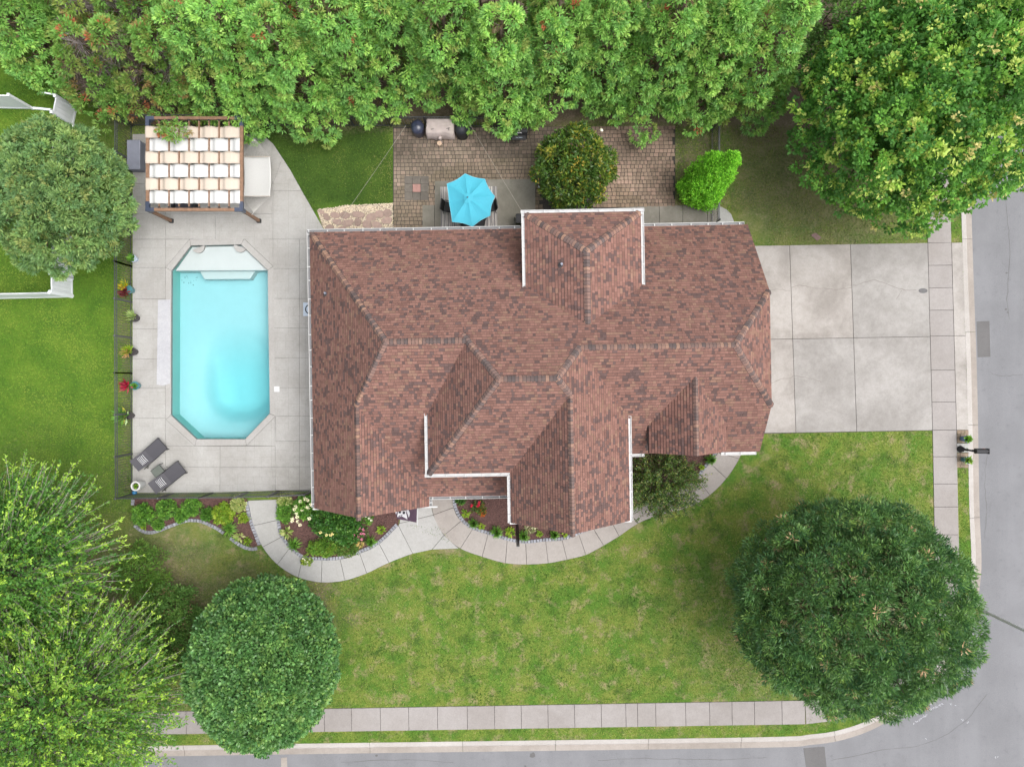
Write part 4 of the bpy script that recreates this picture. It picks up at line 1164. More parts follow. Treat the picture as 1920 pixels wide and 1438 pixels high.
for yy, (rx, ry) in ((hy1, (476, 259)), (hy0, (475.5, 399))):
    q = P(rx, ry, 1.0); rp = MB()
    for i in range(17):
        x = lerp(hx0, hx1, i/16); rp.tube([(x, yy, .71), tuple(q)], .0058, 4)
    rp.build('rope_fan', M['rope'], ham)
    post = (xr, yt if yy == hy1 else ybm)
    MB().tube([tuple(q), (post[0]+.07, post[1], 1.35)], .010, 5).build('chain', M['steel'], ham)
q = P(493, 366.5, .6); MB().box(q.x, q.y, .575, .30, .12, .012, .1).build('care_patch', M['sail_white'], ham)

# ------------------------------------------------------------------ sun loungers, pillows, side table
def lounger(foot, head, label):
    f, h = P(*foot, .32), P(*head, .78); d = Vector((h.x-f.x, h.y-f.y)); L = d.length; d.normalize(); n = Vector((-d.y, d.x))
    root = thing('sun_lounger', label, 'sun lounger', (f.x, f.y, 0), 'sun loungers at the corner of the pool deck')
    wd = .66; br = L*.55
    def pt(s, t, z): return (f.x+d.x*s+n.x*t, f.y+d.y*s+n.y*t, z)
    def zs(s): return .33 if s < br else .33+(s-br)*.52
    vs = []; K = 22
    for i in range(K+1):
        s = L*i/K
        for t in (-wd/2, -wd/4, 0, wd/4, wd/2): vs.append(pt(s, t, zs(s)-.012*(1-abs(t)/(wd/2))))
    fs = [(i*5+j, (i+1)*5+j, (i+1)*5+j+1, i*5+j+1) for i in range(K) for j in range(4)]
    o = MB().add(vs, fs).build('sling', M['sling'], root); sd = o.modifiers.new('thickness', 'SOLIDIFY'); sd.thickness = .02
    fr = MB()
    for t in (-wd/2-.015, wd/2+.015):
        fr.tube([pt(0, t, .32), pt(br, t, .32), pt(L*.93, t, .32)], .018, 6)
    fr.tube([pt(0, -wd/2-.02, .32), pt(0, wd/2+.02, .32)], .018, 6)
    fr.build('frame', M['black_metal'], root)
    b = MB()
    for t in (-wd/2+.02, wd/2-.02): b.tube([pt(br, t, .31), pt(L, t, zs(L)-.02)], .014, 6)
    b.build('backrest_frame', M['black_metal'], root)
    b = MB().tube([pt(br+.25, -wd/2, .44), pt(br+.5, -wd/2-.02, .10), pt(br+.5, wd/2+.02, .10), pt(br+.25, wd/2, .44)], .012, 6)
    b.build('back_support', M['black_metal'], root)
    for s in (.12, L*.86):
        for t in (-wd/2-.02, wd/2+.02): MB().tube([pt(s, t, .32), pt(s+(.06 if s > 1 else -.04), t*1.04, .03)], .018, 6).build('leg', M['black_metal'], root)
    return pt, zs, br, L
def pillow(info, label):
    pt, zs, br, L = info; s0 = L*.64
    root = thing('pillow', label, 'pillow', pt(s0+.14, 0, zs(s0)), 'striped pillows on the sun loungers')
    n = 10; vs = []
    a, bw = .31, .46
    for j in range(n+1):
        for i in range(n+1):
            u, v = i/n, j/n; bul = .085*(max(0, math.sin(PI*u)*math.sin(PI*v)))**.5
            s = s0+a*u; vs.append(pt(s, (v-.5)*bw, zs(s)+.012+bul))
    fs = [(j*(n+1)+i, j*(n+1)+i+1, (j+1)*(n+1)+i+1, (j+1)*(n+1)+i) for j in range(n) for i in range(n)]
    MB().add(vs, fs).build('cover', M['cushion'], root, smooth=True)
    for k in range(5):
        u0 = .03+k*.205; vs = []
        for j in range(13):
            v = .02+.96*j/12
            for u in (u0, u0+.032, u0+.064):
                bul = .085*(max(0, math.sin(PI*u)*math.sin(PI*v)))**.5; s = s0+a*u
                vs.append(pt(s, (v-.5)*bw, zs(s)+.018+bul))
        fs = [(j*3+i, j*3+i+1, (j+1)*3+i+1, (j+1)*3+i) for j in range(12) for i in range(2)]
        MB().add(vs, fs).build('stripe', M['stripe'], root, smooth=True)
i1 = lounger((305, 830.8), (249.6, 874.5), 'dark grey sun lounger nearer the pool, its head over the fence edge')
i2 = lounger((340.8, 874.5), (283.3, 916.6), 'dark grey sun lounger beside the white planter, farther from the pool')
pillow(i1, 'charcoal pillow with five white stripes on the lounger nearer the pool')
pillow(i2, 'charcoal pillow with five white stripes on the lounger beside the white planter')
c = P(295.5, 883, .42)
st = thing('side_table', 'small smoked glass side table between the two dark loungers', 'side table', (c.x, c.y, 0))
ang = math.radians(38)
MB().box(c.x, c.y, .425, .52, .40, .015, ang).build('table_top', M['glass_top'], st)
fr = MB()
ca, sa = math.cos(ang), math.sin(ang)
cr = [(c.x+a*.27*ca-b*.21*sa, c.y+a*.27*sa+b*.21*ca) for a, b in ((-1, -1), (1, -1), (1, 1), (-1, 1))]
for i in range(4): fr.tube([(*cr[i], .42), (*cr[(i+1) % 4], .42)], .012, 5)
fr.build('table_frame', M['black_metal'], st)
for p in cr: MB().tube([(*p, .42), (p[0], p[1], .03)], .014, 5).build('leg', M['black_metal'], st)

# ------------------------------------------------------------------ umbrella, table, chairs, rug on the patio
c = P(879, 391, .03)
o = MB().box(c.x, c.y, .041, 2.80, 2.15, .010, .0105).build('rug', M['rug'], None)
tag(o, 'grey striped outdoor rug under the turquoise umbrella', 'rug')
UV = [(872, 326), (909, 336), (928, 368.5), (919, 405), (886, 425.5), (848, 416.5), (838, 345)]
uc = P(877, 370.5, 2.40)
um = thing('patio_umbrella', 'bright turquoise patio umbrella open over the table, one side sagging', 'umbrella', (uc.x, uc.y, 0))
rim = [P(x, y, 2.17) for x, y in UV]
ring = []
for i in range(7):
    a, b = rim[i], rim[(i+1) % 7]
    if i == 5:
        a2 = P(842.5, 381, 2.02)
        seq = [a, a.lerp(a2, .5)+Vector((0.01, 0, .02)), a2, a2.lerp(b, .5)+Vector((.01, 0, .02))]
    else: seq = [a, a.lerp(b, .25).lerp(uc, .035), a.lerp(b, .5).lerp(uc, .05), a.lerp(b, .75).lerp(uc, .035)]
    ring += [Vector((p.x, p.y, p.z if i == 5 or k == 0 else p.z-.02)) for k, p in enumerate(seq)]
vs = []; R_ = 6; nn = len(ring)
for k in range(R_+1):
    t = k/R_
    for i, p in enumerate(ring):
        q = Vector((uc.x, uc.y, 2.375)).lerp(p, .04+.96*t)
        sag = .05*math.sin(PI*t)*(1-(1 if i % 4 == 0 else (0 if i % 4 == 2 else .4)))
        vs.append((q.x, q.y, q.z-sag))
fs = [(k*nn+i, k*nn+(i+1) % nn, (k+1)*nn+(i+1) % nn, (k+1)*nn+i) for k in range(R_) for i in range(nn)]
o = MB().add(vs, fs).build('canopy', M['cyan_fabric'], um); sd = o.modifiers.new('t', 'SOLIDIFY'); sd.thickness = .004
hem = MB().tube([tuple(p+Vector((0, 0, .003))) for p in ring]+[tuple(ring[0])], .012, 5); hem.build('hem', M['cyan_hem'], um)
vs = [(uc.x, uc.y, 2.41)]+[tuple(Vector((uc.x, uc.y, 2.395)).lerp(p, .21)+Vector((0, 0, .012))) for p in ring]
MB().add(vs, [(0, i+1, (i+1) % nn+1) for i in range(nn)]).build('vent_cap', M['cyan_fabric'], um)
MB().tube([(uc.x, uc.y, .1), (uc.x, uc.y, 2.41)], .02, 10).build('pole', M['black_metal'], um)
MB().lathe((uc.x, uc.y, 2.40), [(.03, 0), (.035, .03), (.015, .07)], 12).build('finial', M['box_dark'], um)
MB().lathe((uc.x, uc.y, .04), [(.24, 0), (.24, .04), (.06, .10)], 20).build('base', M['black_metal'], um)
for i in range(7):
    MB().bar((uc.x, uc.y, 2.345), tuple(rim[i]-Vector((0, 0, .03))), .016, .012).build('rib', M['black_metal'], um)
for (x, y) in ((864, 357), (874, 382), (862, 392), (872, 395)):
    q = P(x, y, 2.5)
tt = thing('patio_table', 'black patio table standing on the striped rug under the umbrella', 'table', (uc.x, uc.y, 0))
tb = MB().lathe((uc.x, uc.y, .70), [(.62, 0), (.64, .012), (.62, .024)], 32); tb.build('table_top', M['black_metal'], tt)
for k in range(4):
    a = PI/4+k*PI/2; MB().tube([(uc.x+.5*math.cos(a), uc.y+.5*math.sin(a), .70), (uc.x+.55*math.cos(a), uc.y+.55*math.sin(a), .04)], .02, 6).build('leg', M['black_metal'], tt)
def chair(px, py, ang, label):
    c = P(px, py, .42); root = thing('patio_chair', label, 'chair', (c.x, c.y, 0), 'black chairs round the patio table')
    ca, sa = math.cos(ang), math.sin(ang)                # facing direction
    def q(f, s, z): return (c.x+f*ca-s*sa, c.y+f*sa+s*ca, z)
    MB().frame(q(0, 0, .43), (ca*.24, sa*.24, 0), (-sa*.25, ca*.25, 0), (0, 0, .015)).build('seat', M['black_metal'], root)
    MB().frame(q(-.29, 0, .70), (ca*.02, sa*.02, -.0), (-sa*.25, ca*.25, 0), (-ca*.06, -sa*.06, .28)).build('backrest', M['black_metal'], root)
    for s in (-1, 1):
        MB().tube([q(-.24, s*.26, .62), q(.2, s*.27, .62), q(.23, s*.27, .44)], .016, 5).build('armrest', M['black_metal'], root)
        for f in (-.22, .22): MB().tube([q(f, s*.24, .43), q(f*1.15, s*.27, .03)], .015, 5).build('leg', M['black_metal'], root)
chair(841.5, 389, math.radians(-10), 'black chair sticking out left of the turquoise umbrella')
chair(919, 388, math.radians(190), 'black chair sticking out right of the turquoise umbrella')
chair(874, 418, math.radians(95), 'black chair under the umbrella against the house gutter, left of the pair')
chair(900, 415, math.radians(80), 'black chair under the umbrella against the house gutter, right of the pair')

# ------------------------------------------------------------------ grills and covers along the hedge
c = P(786.5, 249)
g = thing('covered_smoker', 'rounded navy blue covered barrel smoker at the left of the beige cover', 'grill', (c.x, c.y, 0))
MB().lathe((c.x, c.y, .03), [(.26, 0), (.29, .2), (.31, .6), (.32, .78), (.27, .92), (.12, 1.0), (.0, 1.01)], 24, 1.12, wob=.02).build('cover', M['navy_cover'], g, smooth=True)
MB().box(c.x-.16, c.y-.12, .80, .10, .05, .12, .3).build('badge', M['stripe'], g)
c = P(828.5, 249)
g = thing('beige_covered_grill', 'wide grill under a wrinkled pale beige cover at the patio edge', 'grill cover', (c.x, c.y, 0))
n1, n2 = 18, 12; vs = []
for j in range(n2+1):
    for i in range(n1+1):
        u, v = i/n1*2-1, j/n2*2-1
        e = max(abs(u), abs(v)); z = 1.08-.06*abs(u)**3-.05*abs(v)**3+.018*math.sin(u*9+v*4)+.012*math.sin(v*13-u*5)
        vs.append((c.x+u*.66+.02*v, c.y-.02+v*.36+.02*math.sin(u*6), z))
top = len(vs)
fs = [(j*(n1+1)+i, j*(n1+1)+i+1, (j+1)*(n1+1)+i+1, (j+1)*(n1+1)+i) for j in range(n2) for i in range(n1)]
bd = [i for i in range(n1+1)]+[(j+1)*(n1+1)-1 for j in range(1, n2+1)]+[n2*(n1+1)+i for i in range(n1-1, -1, -1)]+[j*(n1+1) for j in range(n2-1, 0, -1)]
for k, b_ in enumerate(bd):
    x, y, z = vs[b_]; wv = 1.03+.03*math.sin(k*1.3)
    vs.append((c.x+(x-c.x)*wv, c.y+(y-c.y)*wv, .16+.05*math.sin(k*.9)))
nb = len(bd); fs += [(bd[(k+1) % nb], bd[k], top+k, top+(k+1) % nb) for k in range(nb)]
MB().add(vs, fs).build('cover', M['beige_cover'], g, smooth=True)
q = P(840, 241, 1.08); pm = MB().box(q.x, q.y, 1.075, .17, .022, .02, .2).box(q.x+.04, q.y-.05, 1.075, .02, .12, .02, .1); pm.build('print_mark', M['box_dark'], g)
q = P(811, 242.5, 1.08); MB().box(q.x, q.y, 1.07, .16, .015, .02, .25).build('print_mark', M['box_dark'], g)
for sx in (-1, 1):
    for sy in (-1, 1): MB().box(c.x+sx*.5, c.y+sy*.25, .03, .05, .05, .3).build('leg', M['black_metal'], g)
c = P(867, 251)
g = thing('grey_covered_grill', 'charcoal covered kettle grill right of the beige cover, half under branches', 'grill cover', (c.x, c.y, 0))
MB().lathe((c.x, c.y, .03), [(.33, 0), (.31, .35), (.33, .7), (.30, .88), (.16, .98), (0, 1.0)], 18, 1.05, wob=.05).build('cover', M['grey_cover'], g, smooth=True)
MB().box(c.x+.34, c.y-.05, .78, .30, .20, .03).build('side_shelf', M['grey_cover'], g)
c = P(973, 254)
g = thing('black_grill', 'black lidded grill with white lettering on its front at the patio edge', 'grill', (c.x, c.y, 0))
bd_ = MB(); prof = [(-.24, .62), (-.26, .80), (-.18, .98), (0, 1.04), (.18, .98), (.26, .80), (.24, .62)]
vs = [(c.x-.40, c.y+y, z) for y, z in prof]+[(c.x+.40, c.y+y, z) for y, z in prof]; n = 7
bd_.add(vs, [tuple(range(n)), tuple(reversed(range(n, 2*n)))]+[(i, n+i, n+(i+1) % n, (i+1) % n) for i in range(n)]).build('lid', M['black_metal'], g)
MB().box(c.x, c.y, .50, .78, .5, .13).build('firebox', M['black_metal'], g)
MB().box(c.x, c.y-.36, .70, .70, .22, .03).build('front_shelf', M['black_metal'], g)
for s in (-1, 1):
    MB().box(c.x+s*.36, c.y, .03, .05, .45, .5).build('leg', M['black_metal'], g)
tx = MB(); tx.lathe((c.x, c.y-.10, 1.015), [(0, 0), (.035, 0), (.035, .012), (0, .012)], 10)
for i in range(7): tx.box(c.x-.09+i*.032, c.y-.22, .985, .022, .035, .012)
tx.build('lettering', M['print_white'], g)
tx = MB()
for i in range(8): tx.box(c.x-.14+i*.036+(0.03 if i > 2 else 0), c.y-.36, .732, .02, .03, .006)
tx.build('lettering', M['mat_grey'], g)
q = P(823.8, 268.5, .45)
s = thing('round_stool', 'small round wooden stool in front of the beige grill cover', 'stool', (q.x, q.y, 0))
MB().lathe((q.x, q.y, .40), [(0, 0), (.115, 0), (.12, .02), (.11, .04), (0, .04)], 20).build('seat', M['stool_wood'], s)
for k in range(3):
    a = k*2.1+.4; MB().tube([(q.x+.07*math.cos(a), q.y+.07*math.sin(a), .40), (q.x+.12*math.cos(a), q.y+.12*math.sin(a), .03)], .012, 5).build('leg', M['stool_wood'], s)
MB().lathe((q.x, q.y, .441), [(0, 0), (.018, 0), (.018, .004), (0, .004)], 10).build('knot', M['box_dark'], s)
q = P(825, 258.5, .75); o = MB().tube([(q.x, q.y, .03), (q.x, q.y, .72)], .05, 10).lathe((q.x, q.y, .7), [(.08, 0), (.085, .03), (.06, .06), (0, .07)], 14).build('beige_pot_stand', M['beige_cover'], None)
tag(o, 'little pale pedestal touching the front of the beige grill cover', 'pedestal')
c = P(975, 416.5)
g = thing('black_fire_cart', 'black square metal cart at the foot of the house by the upper gutter corner', 'cart', (c.x, c.y, 0))
MB().box(c.x, c.y, .25, .42, .46, .55).build('body', M['black_metal'], g, bevel=.02)
MB().tube([(c.x-.28, c.y-.2, .62), (c.x-.28, c.y+.1, .62)], .012, 5).build('handle', M['black_metal'], g)
for sx in (-1, 1):
    for sy in (-1, 1): MB().box(c.x+sx*.17, c.y+sy*.19, .03, .04, .04, .22).build('leg', M['black_metal'], g)
q = P(1011.5, 350.5, .45)
o = MB().lathe((q.x, q.y, .03), [(.02, 0), (.02, .35), (.07, .38), (.08, .43), (.05, .48), (0, .49)], 14).build('garden_lamp', M['white_plastic'], None)
tag(o, 'little white garden lamp at the paver edge beside the magnolia', 'garden lamp')

# ------------------------------------------------------------------ cords from the hedge to the roof
def cord(a, b, sag, label):
    a, b = Vector(a), Vector(b); pts = [a.lerp(b, t)-Vector((0, 0, sag*4*t*(1-t))) for t in np.linspace(0, 1, 15)]
    o = MB().tube([tuple(p) for p in pts], .0065, 5).build('cord', M['cord'], None); tag(o, label, 'cord', 'cords strung over the back yard')
    return o
cord(P(761, 236, 2.6), P(630, 425, 3.0), .08, 'pale cord stretched over the small back lawn to the roof edge')
cord(P(878, 228, 2.9), P(986, 409, 5.2), .10, 'pale cord stretched over the pavers to the upper gutter corner')

# ------------------------------------------------------------------ mailbox, planters by the kerb
c = P(1799.5, 841.5)
mbx = thing('mailbox', 'black mailbox on a turned post with a round foot at the kerb', 'mailbox', (c.x, c.y, 0))
pad = sheet('mailbox_strip', [PL([(1793, 806), (1814, 806), (1816.5, 877), (1795, 877)])], .006, M['joint'])
for t0, t1 in ((806, 830), (849, 877)):
    y = t0
    while y < t1-2:
        x = 1794
        while x < 1815:
            wd = random.choice((6.5, 7.5, 8)); p = [(x, y), (min(x+wd, 1815.5), y), (min(x+wd, 1815.5), min(y+7.3, t1)), (x, min(y+7.3, t1))]
            if p[1][0]-x > 2.5: MB().prism(inset(ccw(PL(p)), .006), -.03, .028).build('paver', M['paver'], pad)
            x += wd
        y += 7.3
slabs(pad, [[(1793.5, 831), (1815.5, 831), (1816, 848), (1794, 848)]], M['conc_walk'])
MB().lathe((c.x, c.y, .03), [(.16, 0), (.165, .05), (.13, .09), (.12, .22), (.09, .27), (.055, .33), (.05, .55), (.07, .58), (.05, .62), (.042, .95), (.06, .98), (.04, 1.02)], 18).build('post', M['black_metal'], mbx, smooth=True)
MB().bar((c.x-.05, c.y, 1.06), (c.x+.52, c.y, 1.06), .10, .05).build('arm', M['black_metal'], mbx)
prof = [(-.12, 0), (.12, 0), (.12, .13), (.10, .19), (.06, .235), (0, .25), (-.06, .235), (-.10, .19), (-.12, .13)]; n = len(prof)
vs = [(c.x+.02, c.y+y, 1.09+z) for y, z in prof]+[(c.x+.60, c.y+y, 1.09+z) for y, z in prof]
MB().add(vs, [tuple(range(n)), tuple(reversed(range(n, 2*n)))]+[(i, n+i, n+(i+1) % n, (i+1) % n) for i in range(n)]).build('box', M['black_metal'], mbx)
MB().box(c.x+.60, c.y, 1.08, .02, .26, .28).build('door', M['black_metal'], mbx)
MB().box(c.x+.4, c.y+.13, 1.2, .12, .012, .05).build('flag', M['log_red'], mbx)

# ------------------------------------------------------------------ black metal fence round the deck
def fence(pts, h, label, gate=None, spacing=1.85, pick=.118):
    a0 = pts[0]; root = thing('metal_fence', label, 'fence', (a0[0], a0[1], 0), 'black metal fences of the back yard')
    me = MB().box(0, 0, .06, .018, .018, h-.06).mesh('picket', M['fence_metal'])
    mp_ = MB().box(0, 0, -.05, .065, .065, h+.10).lathe((0, 0, h+.05), [(.05, 0), (.05, .02), (.0, .04)], 4, rot=PI/4).mesh('post', M['fence_metal'])
    for a, b in zip(pts[:-1], pts[1:]):
        a, b = Vector(a), Vector(b); d = b-a; L = d.length; d.normalize()
        for z in (.12, h-.20, h-.02):
            MB().bar((a.x, a.y, z), (b.x, b.y, z), .034, .032).build('rail', M['fence_metal'], root)
        k = max(1, round(L/spacing))
        for i in range(k+1):
            q = a+d*(L*i/k); link('post', mp_, root, (q.x-a0[0], q.y-a0[1], 0))
        m_ = int(L/pick)
        for i in range(1, m_):
            q = a+d*(L*i/m_); link('picket', me, root, (q.x-a0[0], q.y-a0[1], 0))
    return root
fence([P2(248.3, 237), P2(247.3, 500), P2(248, 700), P2(249, 925.5)], 1.62, 'long black metal fence running down the left side of the pool deck')
fence([P2(250, 925.5), P2(400, 924), P2(463, 923.5)], 1.62, 'black metal fence along the lower deck edge above the flower bed')
fence([P2(465, 923.4), P2(520, 922)], 1.58, 'black metal gate section across the top of the curved walkway', spacing=1.5)
fence([P2(523, 922), P2(588, 919)], 1.62, 'short black metal fence between the walkway gate and the house corner')
fence([P2(252, 236), P2(520, 236.5)], 1.5, 'black metal fence hidden under the hedge behind the pergola', pick=.2)
fence([P2(522, 236.5), P2(735, 237), P2(1000, 238)], 1.3, 'black metal fence at the hedge behind the back lawn and grills', pick=.14)
fence([P2(1334, 245), P2(1334, 330), P2(1334, 424)], 1.45, 'black metal fence running behind the bright green arborvitae')

# ------------------------------------------------------------------ white vinyl fence of the neighbour
def vinyl(a, b, h, label, posts=True):
    a, b = Vector(a), Vector(b); d = (b-a); L = d.length; d.normalize()
    root = thing('vinyl_fence', label, 'fence', (a.x, a.y, 0), 'white vinyl fence panels in the next yard')
    if posts:
        for q in (a, b):
            MB().box(q.x, q.y, -.05, .11, .11, h+.10).build('post', M['white_vinyl'], root)
            MB().lathe((q.x, q.y, h+.05), [(.088, 0), (.088, .025), (.0, .06)], 4, rot=PI/4).build('post_cap', M['white_vinyl'], root)
    for z in (.08, h-.12): MB().bar((a.x, a.y, z), (b.x, b.y, z), .05, .12).build('rail', M['white_vinyl'], root)
    k = max(2, int(L/.16)); n = Vector((-d.y, d.x))
    for i in range(k):
        q = a+d*(L*(i+.5)/k)
        MB().frame((q.x, q.y, h/2), d.to_3d()*(L/k/2-.004), n.to_3d()*.012, (0, 0, h/2-.06)).build('board', M['white_vinyl'], root)
    return root
vinyl(P2(-60, 202), P2(62, 204.5), 1.75, 'white vinyl fence panel crossing the left edge, upper run')
vinyl(P2(144, 206), P2(138, 235), 1.72, 'white vinyl gate panel standing open with leaf shadows, near the hedge')
vinyl(P2(137.5, 270), P2(136, 520), 1.72, 'white vinyl fence run mostly hidden beneath the left conifer')
vinyl(P2(136, 523), P2(136.5, 555), 1.75, 'short white vinyl fence panel emerging below the left conifer')
vinyl(P2(135, 557), P2(-60, 561), 1.75, 'white vinyl fence running to the left edge below the conifer')
r_ = thing('ground_rail', 'thin white rail lying across the open gate gap in the vinyl fence', 'rail', (*P2(62, 204), 0))
a, b = P2(63, 204), P2(97, 207); MB().bar((*a, .05), (*b, .05), .10, .10).build('rail', M['white_vinyl'], r_)
r_ = thing('ground_rail', 'thin white rail on the grass running down from the open vinyl gate', 'rail', (*P2(138, 236), 0))
a, b = P2(138, 236), P2(137.5, 270); MB().bar((*a, .05), (*b, .05), .10, .10).build('rail', M['white_vinyl'], r_)
a, b = P(104, 178, 1.7), P(77, 173.5, 1.7)
r_ = thing('gate_arm', 'white top arm sticking out from the open vinyl gate', 'rail', (a.x, a.y, 0))
MB().bar(tuple(a), tuple(b), .07, .09).build('arm', M['white_vinyl'], r_)
MB().bar((a.x, a.y, 0), (a.x, a.y, 1.7), .07, .07).build('post', M['white_vinyl'], r_)

# ------------------------------------------------------------------ flag, post, lamp, mat, chalk
p0, p1 = P(783.5, 946, 2.0), P(782.5, 984, 2.3)
fg = thing('house_flag', 'dark purple flag with a white skull-like emblem hanging by the porch', 'flag', (p0.x, p0.y, 0))
MB().tube([tuple(p0), tuple(p1)], .016, 7).build('flag_pole', M['steel'], fg)
FC = [P(782, 948, 2.0), P(780.8, 979.5, 2.22), P(745, 972.5, 1.75), P(738, 950, 1.62)]
def fq(u, v, lift=0.0):     # u across from the pole, v down the pole
    a = FC[0].lerp(FC[3], u); b = FC[1].lerp(FC[2], u); q = a.lerp(b, v); q.z += .05*math.sin(u*7+v*2)*u+lift; return q
n1, n2 = 14, 8
vs = [tuple(fq(i/n1, j/n2)) for j in range(n2+1) for i in range(n1+1)]
fs = [(j*(n1+1)+i, (j+1)*(n1+1)+i, (j+1)*(n1+1)+i+1, j*(n1+1)+i+1) for j in range(n2) for i in range(n1)]
MB().add(vs, fs).build('cloth', M['flag_purple'], fg, smooth=True)
def inv(px, py):            # photo spot -> flag coordinates (by small search at build time)
    best = min(((fq(i/60, j/40).x*FPX/(CAMH-fq(i/60, j/40).z)+CX-px)**2+(CY-fq(i/60, j/40).y*FPX/(CAMH-fq(i/60, j/40).z)-py)**2, i/60, j/40) for i in range(61) for j in range(41))
    return best[1], best[2]
def emblem(pts, lift, m, nm):
    uv = [inv(*p) for p in pts]; c = (sum(p[0] for p in uv)/len(uv), sum(p[1] for p in uv)/len(uv))
    vs = [tuple(fq(*c, lift))]+[tuple(fq(*p, lift)) for p in uv]; k = len(uv)
    MB().add(vs, [(0, 1+i, 1+(i+1) % k) for i in range(k)]).build(nm, m, fg)
Z = lambda x, y: (735+x/31.95, 940+y/31.95)
emblem([Z(360, 520), Z(560, 470), Z(780, 450), Z(850, 580), (Z(840, 700)), Z(900, 900), Z(925, 1070), Z(780, 990), Z(640, 900), Z(560, 870), Z(450, 930), Z(330, 930), Z(320, 850), Z(350, 700)], .010, M['print_white'], 'emblem')
emblem([Z(820, 450), Z(940, 440), Z(1030, 560), Z(1075, 720), Z(1050, 860), Z(1010, 970), Z(960, 800), Z(880, 590)], .010, M['print_white'], 'emblem')
emblem([Z(190, 550), Z(320, 520), Z(280, 650), Z(250, 770), Z(210, 650)], .010, M['print_white'], 'emblem')
for ex, ey, er in ((480, 630, 75), (720, 665, 82)):
    emblem([Z(ex+er*math.cos(t), ey+er*math.sin(t)) for t in np.linspace(0, 2*PI, 11)[:-1]], .055, M['flag_dark'], 'emblem_eye')
emblem([Z(620, 760), Z(650, 775), Z(560, 870), Z(540, 850)], .05, M['flag_dark'], 'emblem_line')

c = P(969.8, 984)
pst = thing('garden_post', 'tall black twin-bar post rising before the front gable by the walk', 'post', (c.x, c.y, 0))
for s in (-1, 1): MB().box(c.x+s*.036, c.y, -.02, .062, .06, 4.75).build('bar', M['black_metal'], pst)
for z in (.5, 2.2, 3.6): MB().box(c.x, c.y, z, .12, .03, .05).build('rung', M['black_metal'], pst)

c = P(1790, 1119)
lp = thing('street_lamp', 'slim grey street lamp pole leaning out over the road at the corner', 'street lamp', (c.x, c.y, 0))
MB().tube([(c.x, c.y, -.1), (c.x, c.y, 7.6)], .085, 12, .055).build('pole', M['steel'], lp)
MB().tube([(c.x, c.y, 7.5), (c.x+.5, c.y-.25, 7.95), (c.x+1.5, c.y-.7, 8.05)], .035, 8).build('arm', M['steel'], lp)
MB().box(c.x+1.8, c.y-.84, 7.97, .7, .26, .12, -.43).build('lamp_head', M['steel'], lp)

c = P(578.5, 580, .03)
dm = thing('door_mat', 'blue grey door mat with a black ring, half under the roof edge', 'mat', (c.x, c.y, 0))
MB().box(c.x+.14, c.y, .030, .80, .66, .012).build('mat', M['mat_grey'], dm)
rg_ = [(.20, 0), (.255, 0), (.255, .004), (.20, .004)]
vs = []; n = 28
for r, z in rg_:
    for j in range(n): vs.append((c.x+.085+r*math.cos(2*PI*j/n), c.y+r*math.sin(2*PI*j/n), .0435+z))
MB().add(vs, [(i*n+j, ((i+1) % 4)*n+j, ((i+1) % 4)*n+(j+1) % n, i*n+(j+1) % n) for i in range(4) for j in range(n)]).build('printed_ring', M['black_metal'], dm)

def scribble():
    mb = MB(); r = random.Random(8)
    rows_ = [((1712, 1356), (1738, 1340), 8), ((1709, 1340), (1722, 1337), 4), ((1741, 1331), (1768, 1319), 9), ((1722, 1332), (1727, 1328), 2), ((1741, 1320), (1750, 1316), 3)]
    for a, b, k in rows_:
        for i in range(k):
            t = (i+.5)/k; x, y = a[0]+(b[0]-a[0])*t, a[1]+(b[1]-a[1])*t
            for _ in range(3):
                q = P(x+r.uniform(-1.2, 1.2), y+r.uniform(-1.8, 1.8), -.13); mb.box(q.x, q.y, -.129, r.uniform(.04, .09), r.uniform(.012, .025), .003, r.uniform(0, 3.1))
    for x, y, k in ((1783, 1320, 3), (1804, 1348, 4), (1815, 1354, 4), (1736, 1383, 2), (1790, 1321, 1), (1866, 1420, 3), (1870, 1416, 2)):
        for _ in range(k):
            q = P(x+r.uniform(-2, 2), y+r.uniform(-2.5, 2.5), -.13); mb.box(q.x, q.y, -.129, r.uniform(.03, .08), r.uniform(.012, .02), .003, r.uniform(0, 3.1))
    o = mb.build('chalk_scribbles', M['chalk'], None); tag(o, 'faint white chalk scribbles on the asphalt beside the corner tree', 'chalk marks')
scribble()
# ------------------------------------------------------------------ foliage
def unit(a): return a/np.maximum(np.linalg.norm(a, axis=-1, keepdims=True), 1e-9)
class Foliage:
    def __init__(s): s.p = []; s.c = []
    def add(s, pos, axis, nrm, L, W, col, fold=.16):
        side = unit(np.cross(axis, nrm)); up = unit(np.cross(side, axis))
        L = np.broadcast_to(np.asarray(L, float).reshape(-1, 1), (len(pos), 1)); W = np.broadcast_to(np.asarray(W, float).reshape(-1, 1), (len(pos), 1))
        m = pos+axis*L*.48
        s.p.append(np.stack([pos, m+side*W/2+up*W*fold, pos+axis*L, m-side*W/2+up*W*fold], 1))
        s.c.append(np.repeat(col[:, None, :], 4, 1)); return s
    def count(s): return sum(len(x) for x in s.p)
    def build(s, name, m, parent=None, origin=None):
        V = np.concatenate(s.p); C_ = np.concatenate(s.c)
        o = np.zeros(3) if parent is None else np.array(parent.location)
        if origin is not None: o = np.array(origin)
        ob = link(name, fast_mesh(name, V-o, 4, m, C_), parent)
        if parent is None and origin is not None: ob.location = tuple(origin)
        return ob
def pick(pal, n):
    """pal: list of (weight, colour)"""
    w_ = np.array([p[0] for p in pal], float); w_ /= w_.sum()
    return np.array([p[1] for p in pal])[rng.choice(len(pal), n, p=w_)]
def N3(n): return rng.normal(size=(n, 3))
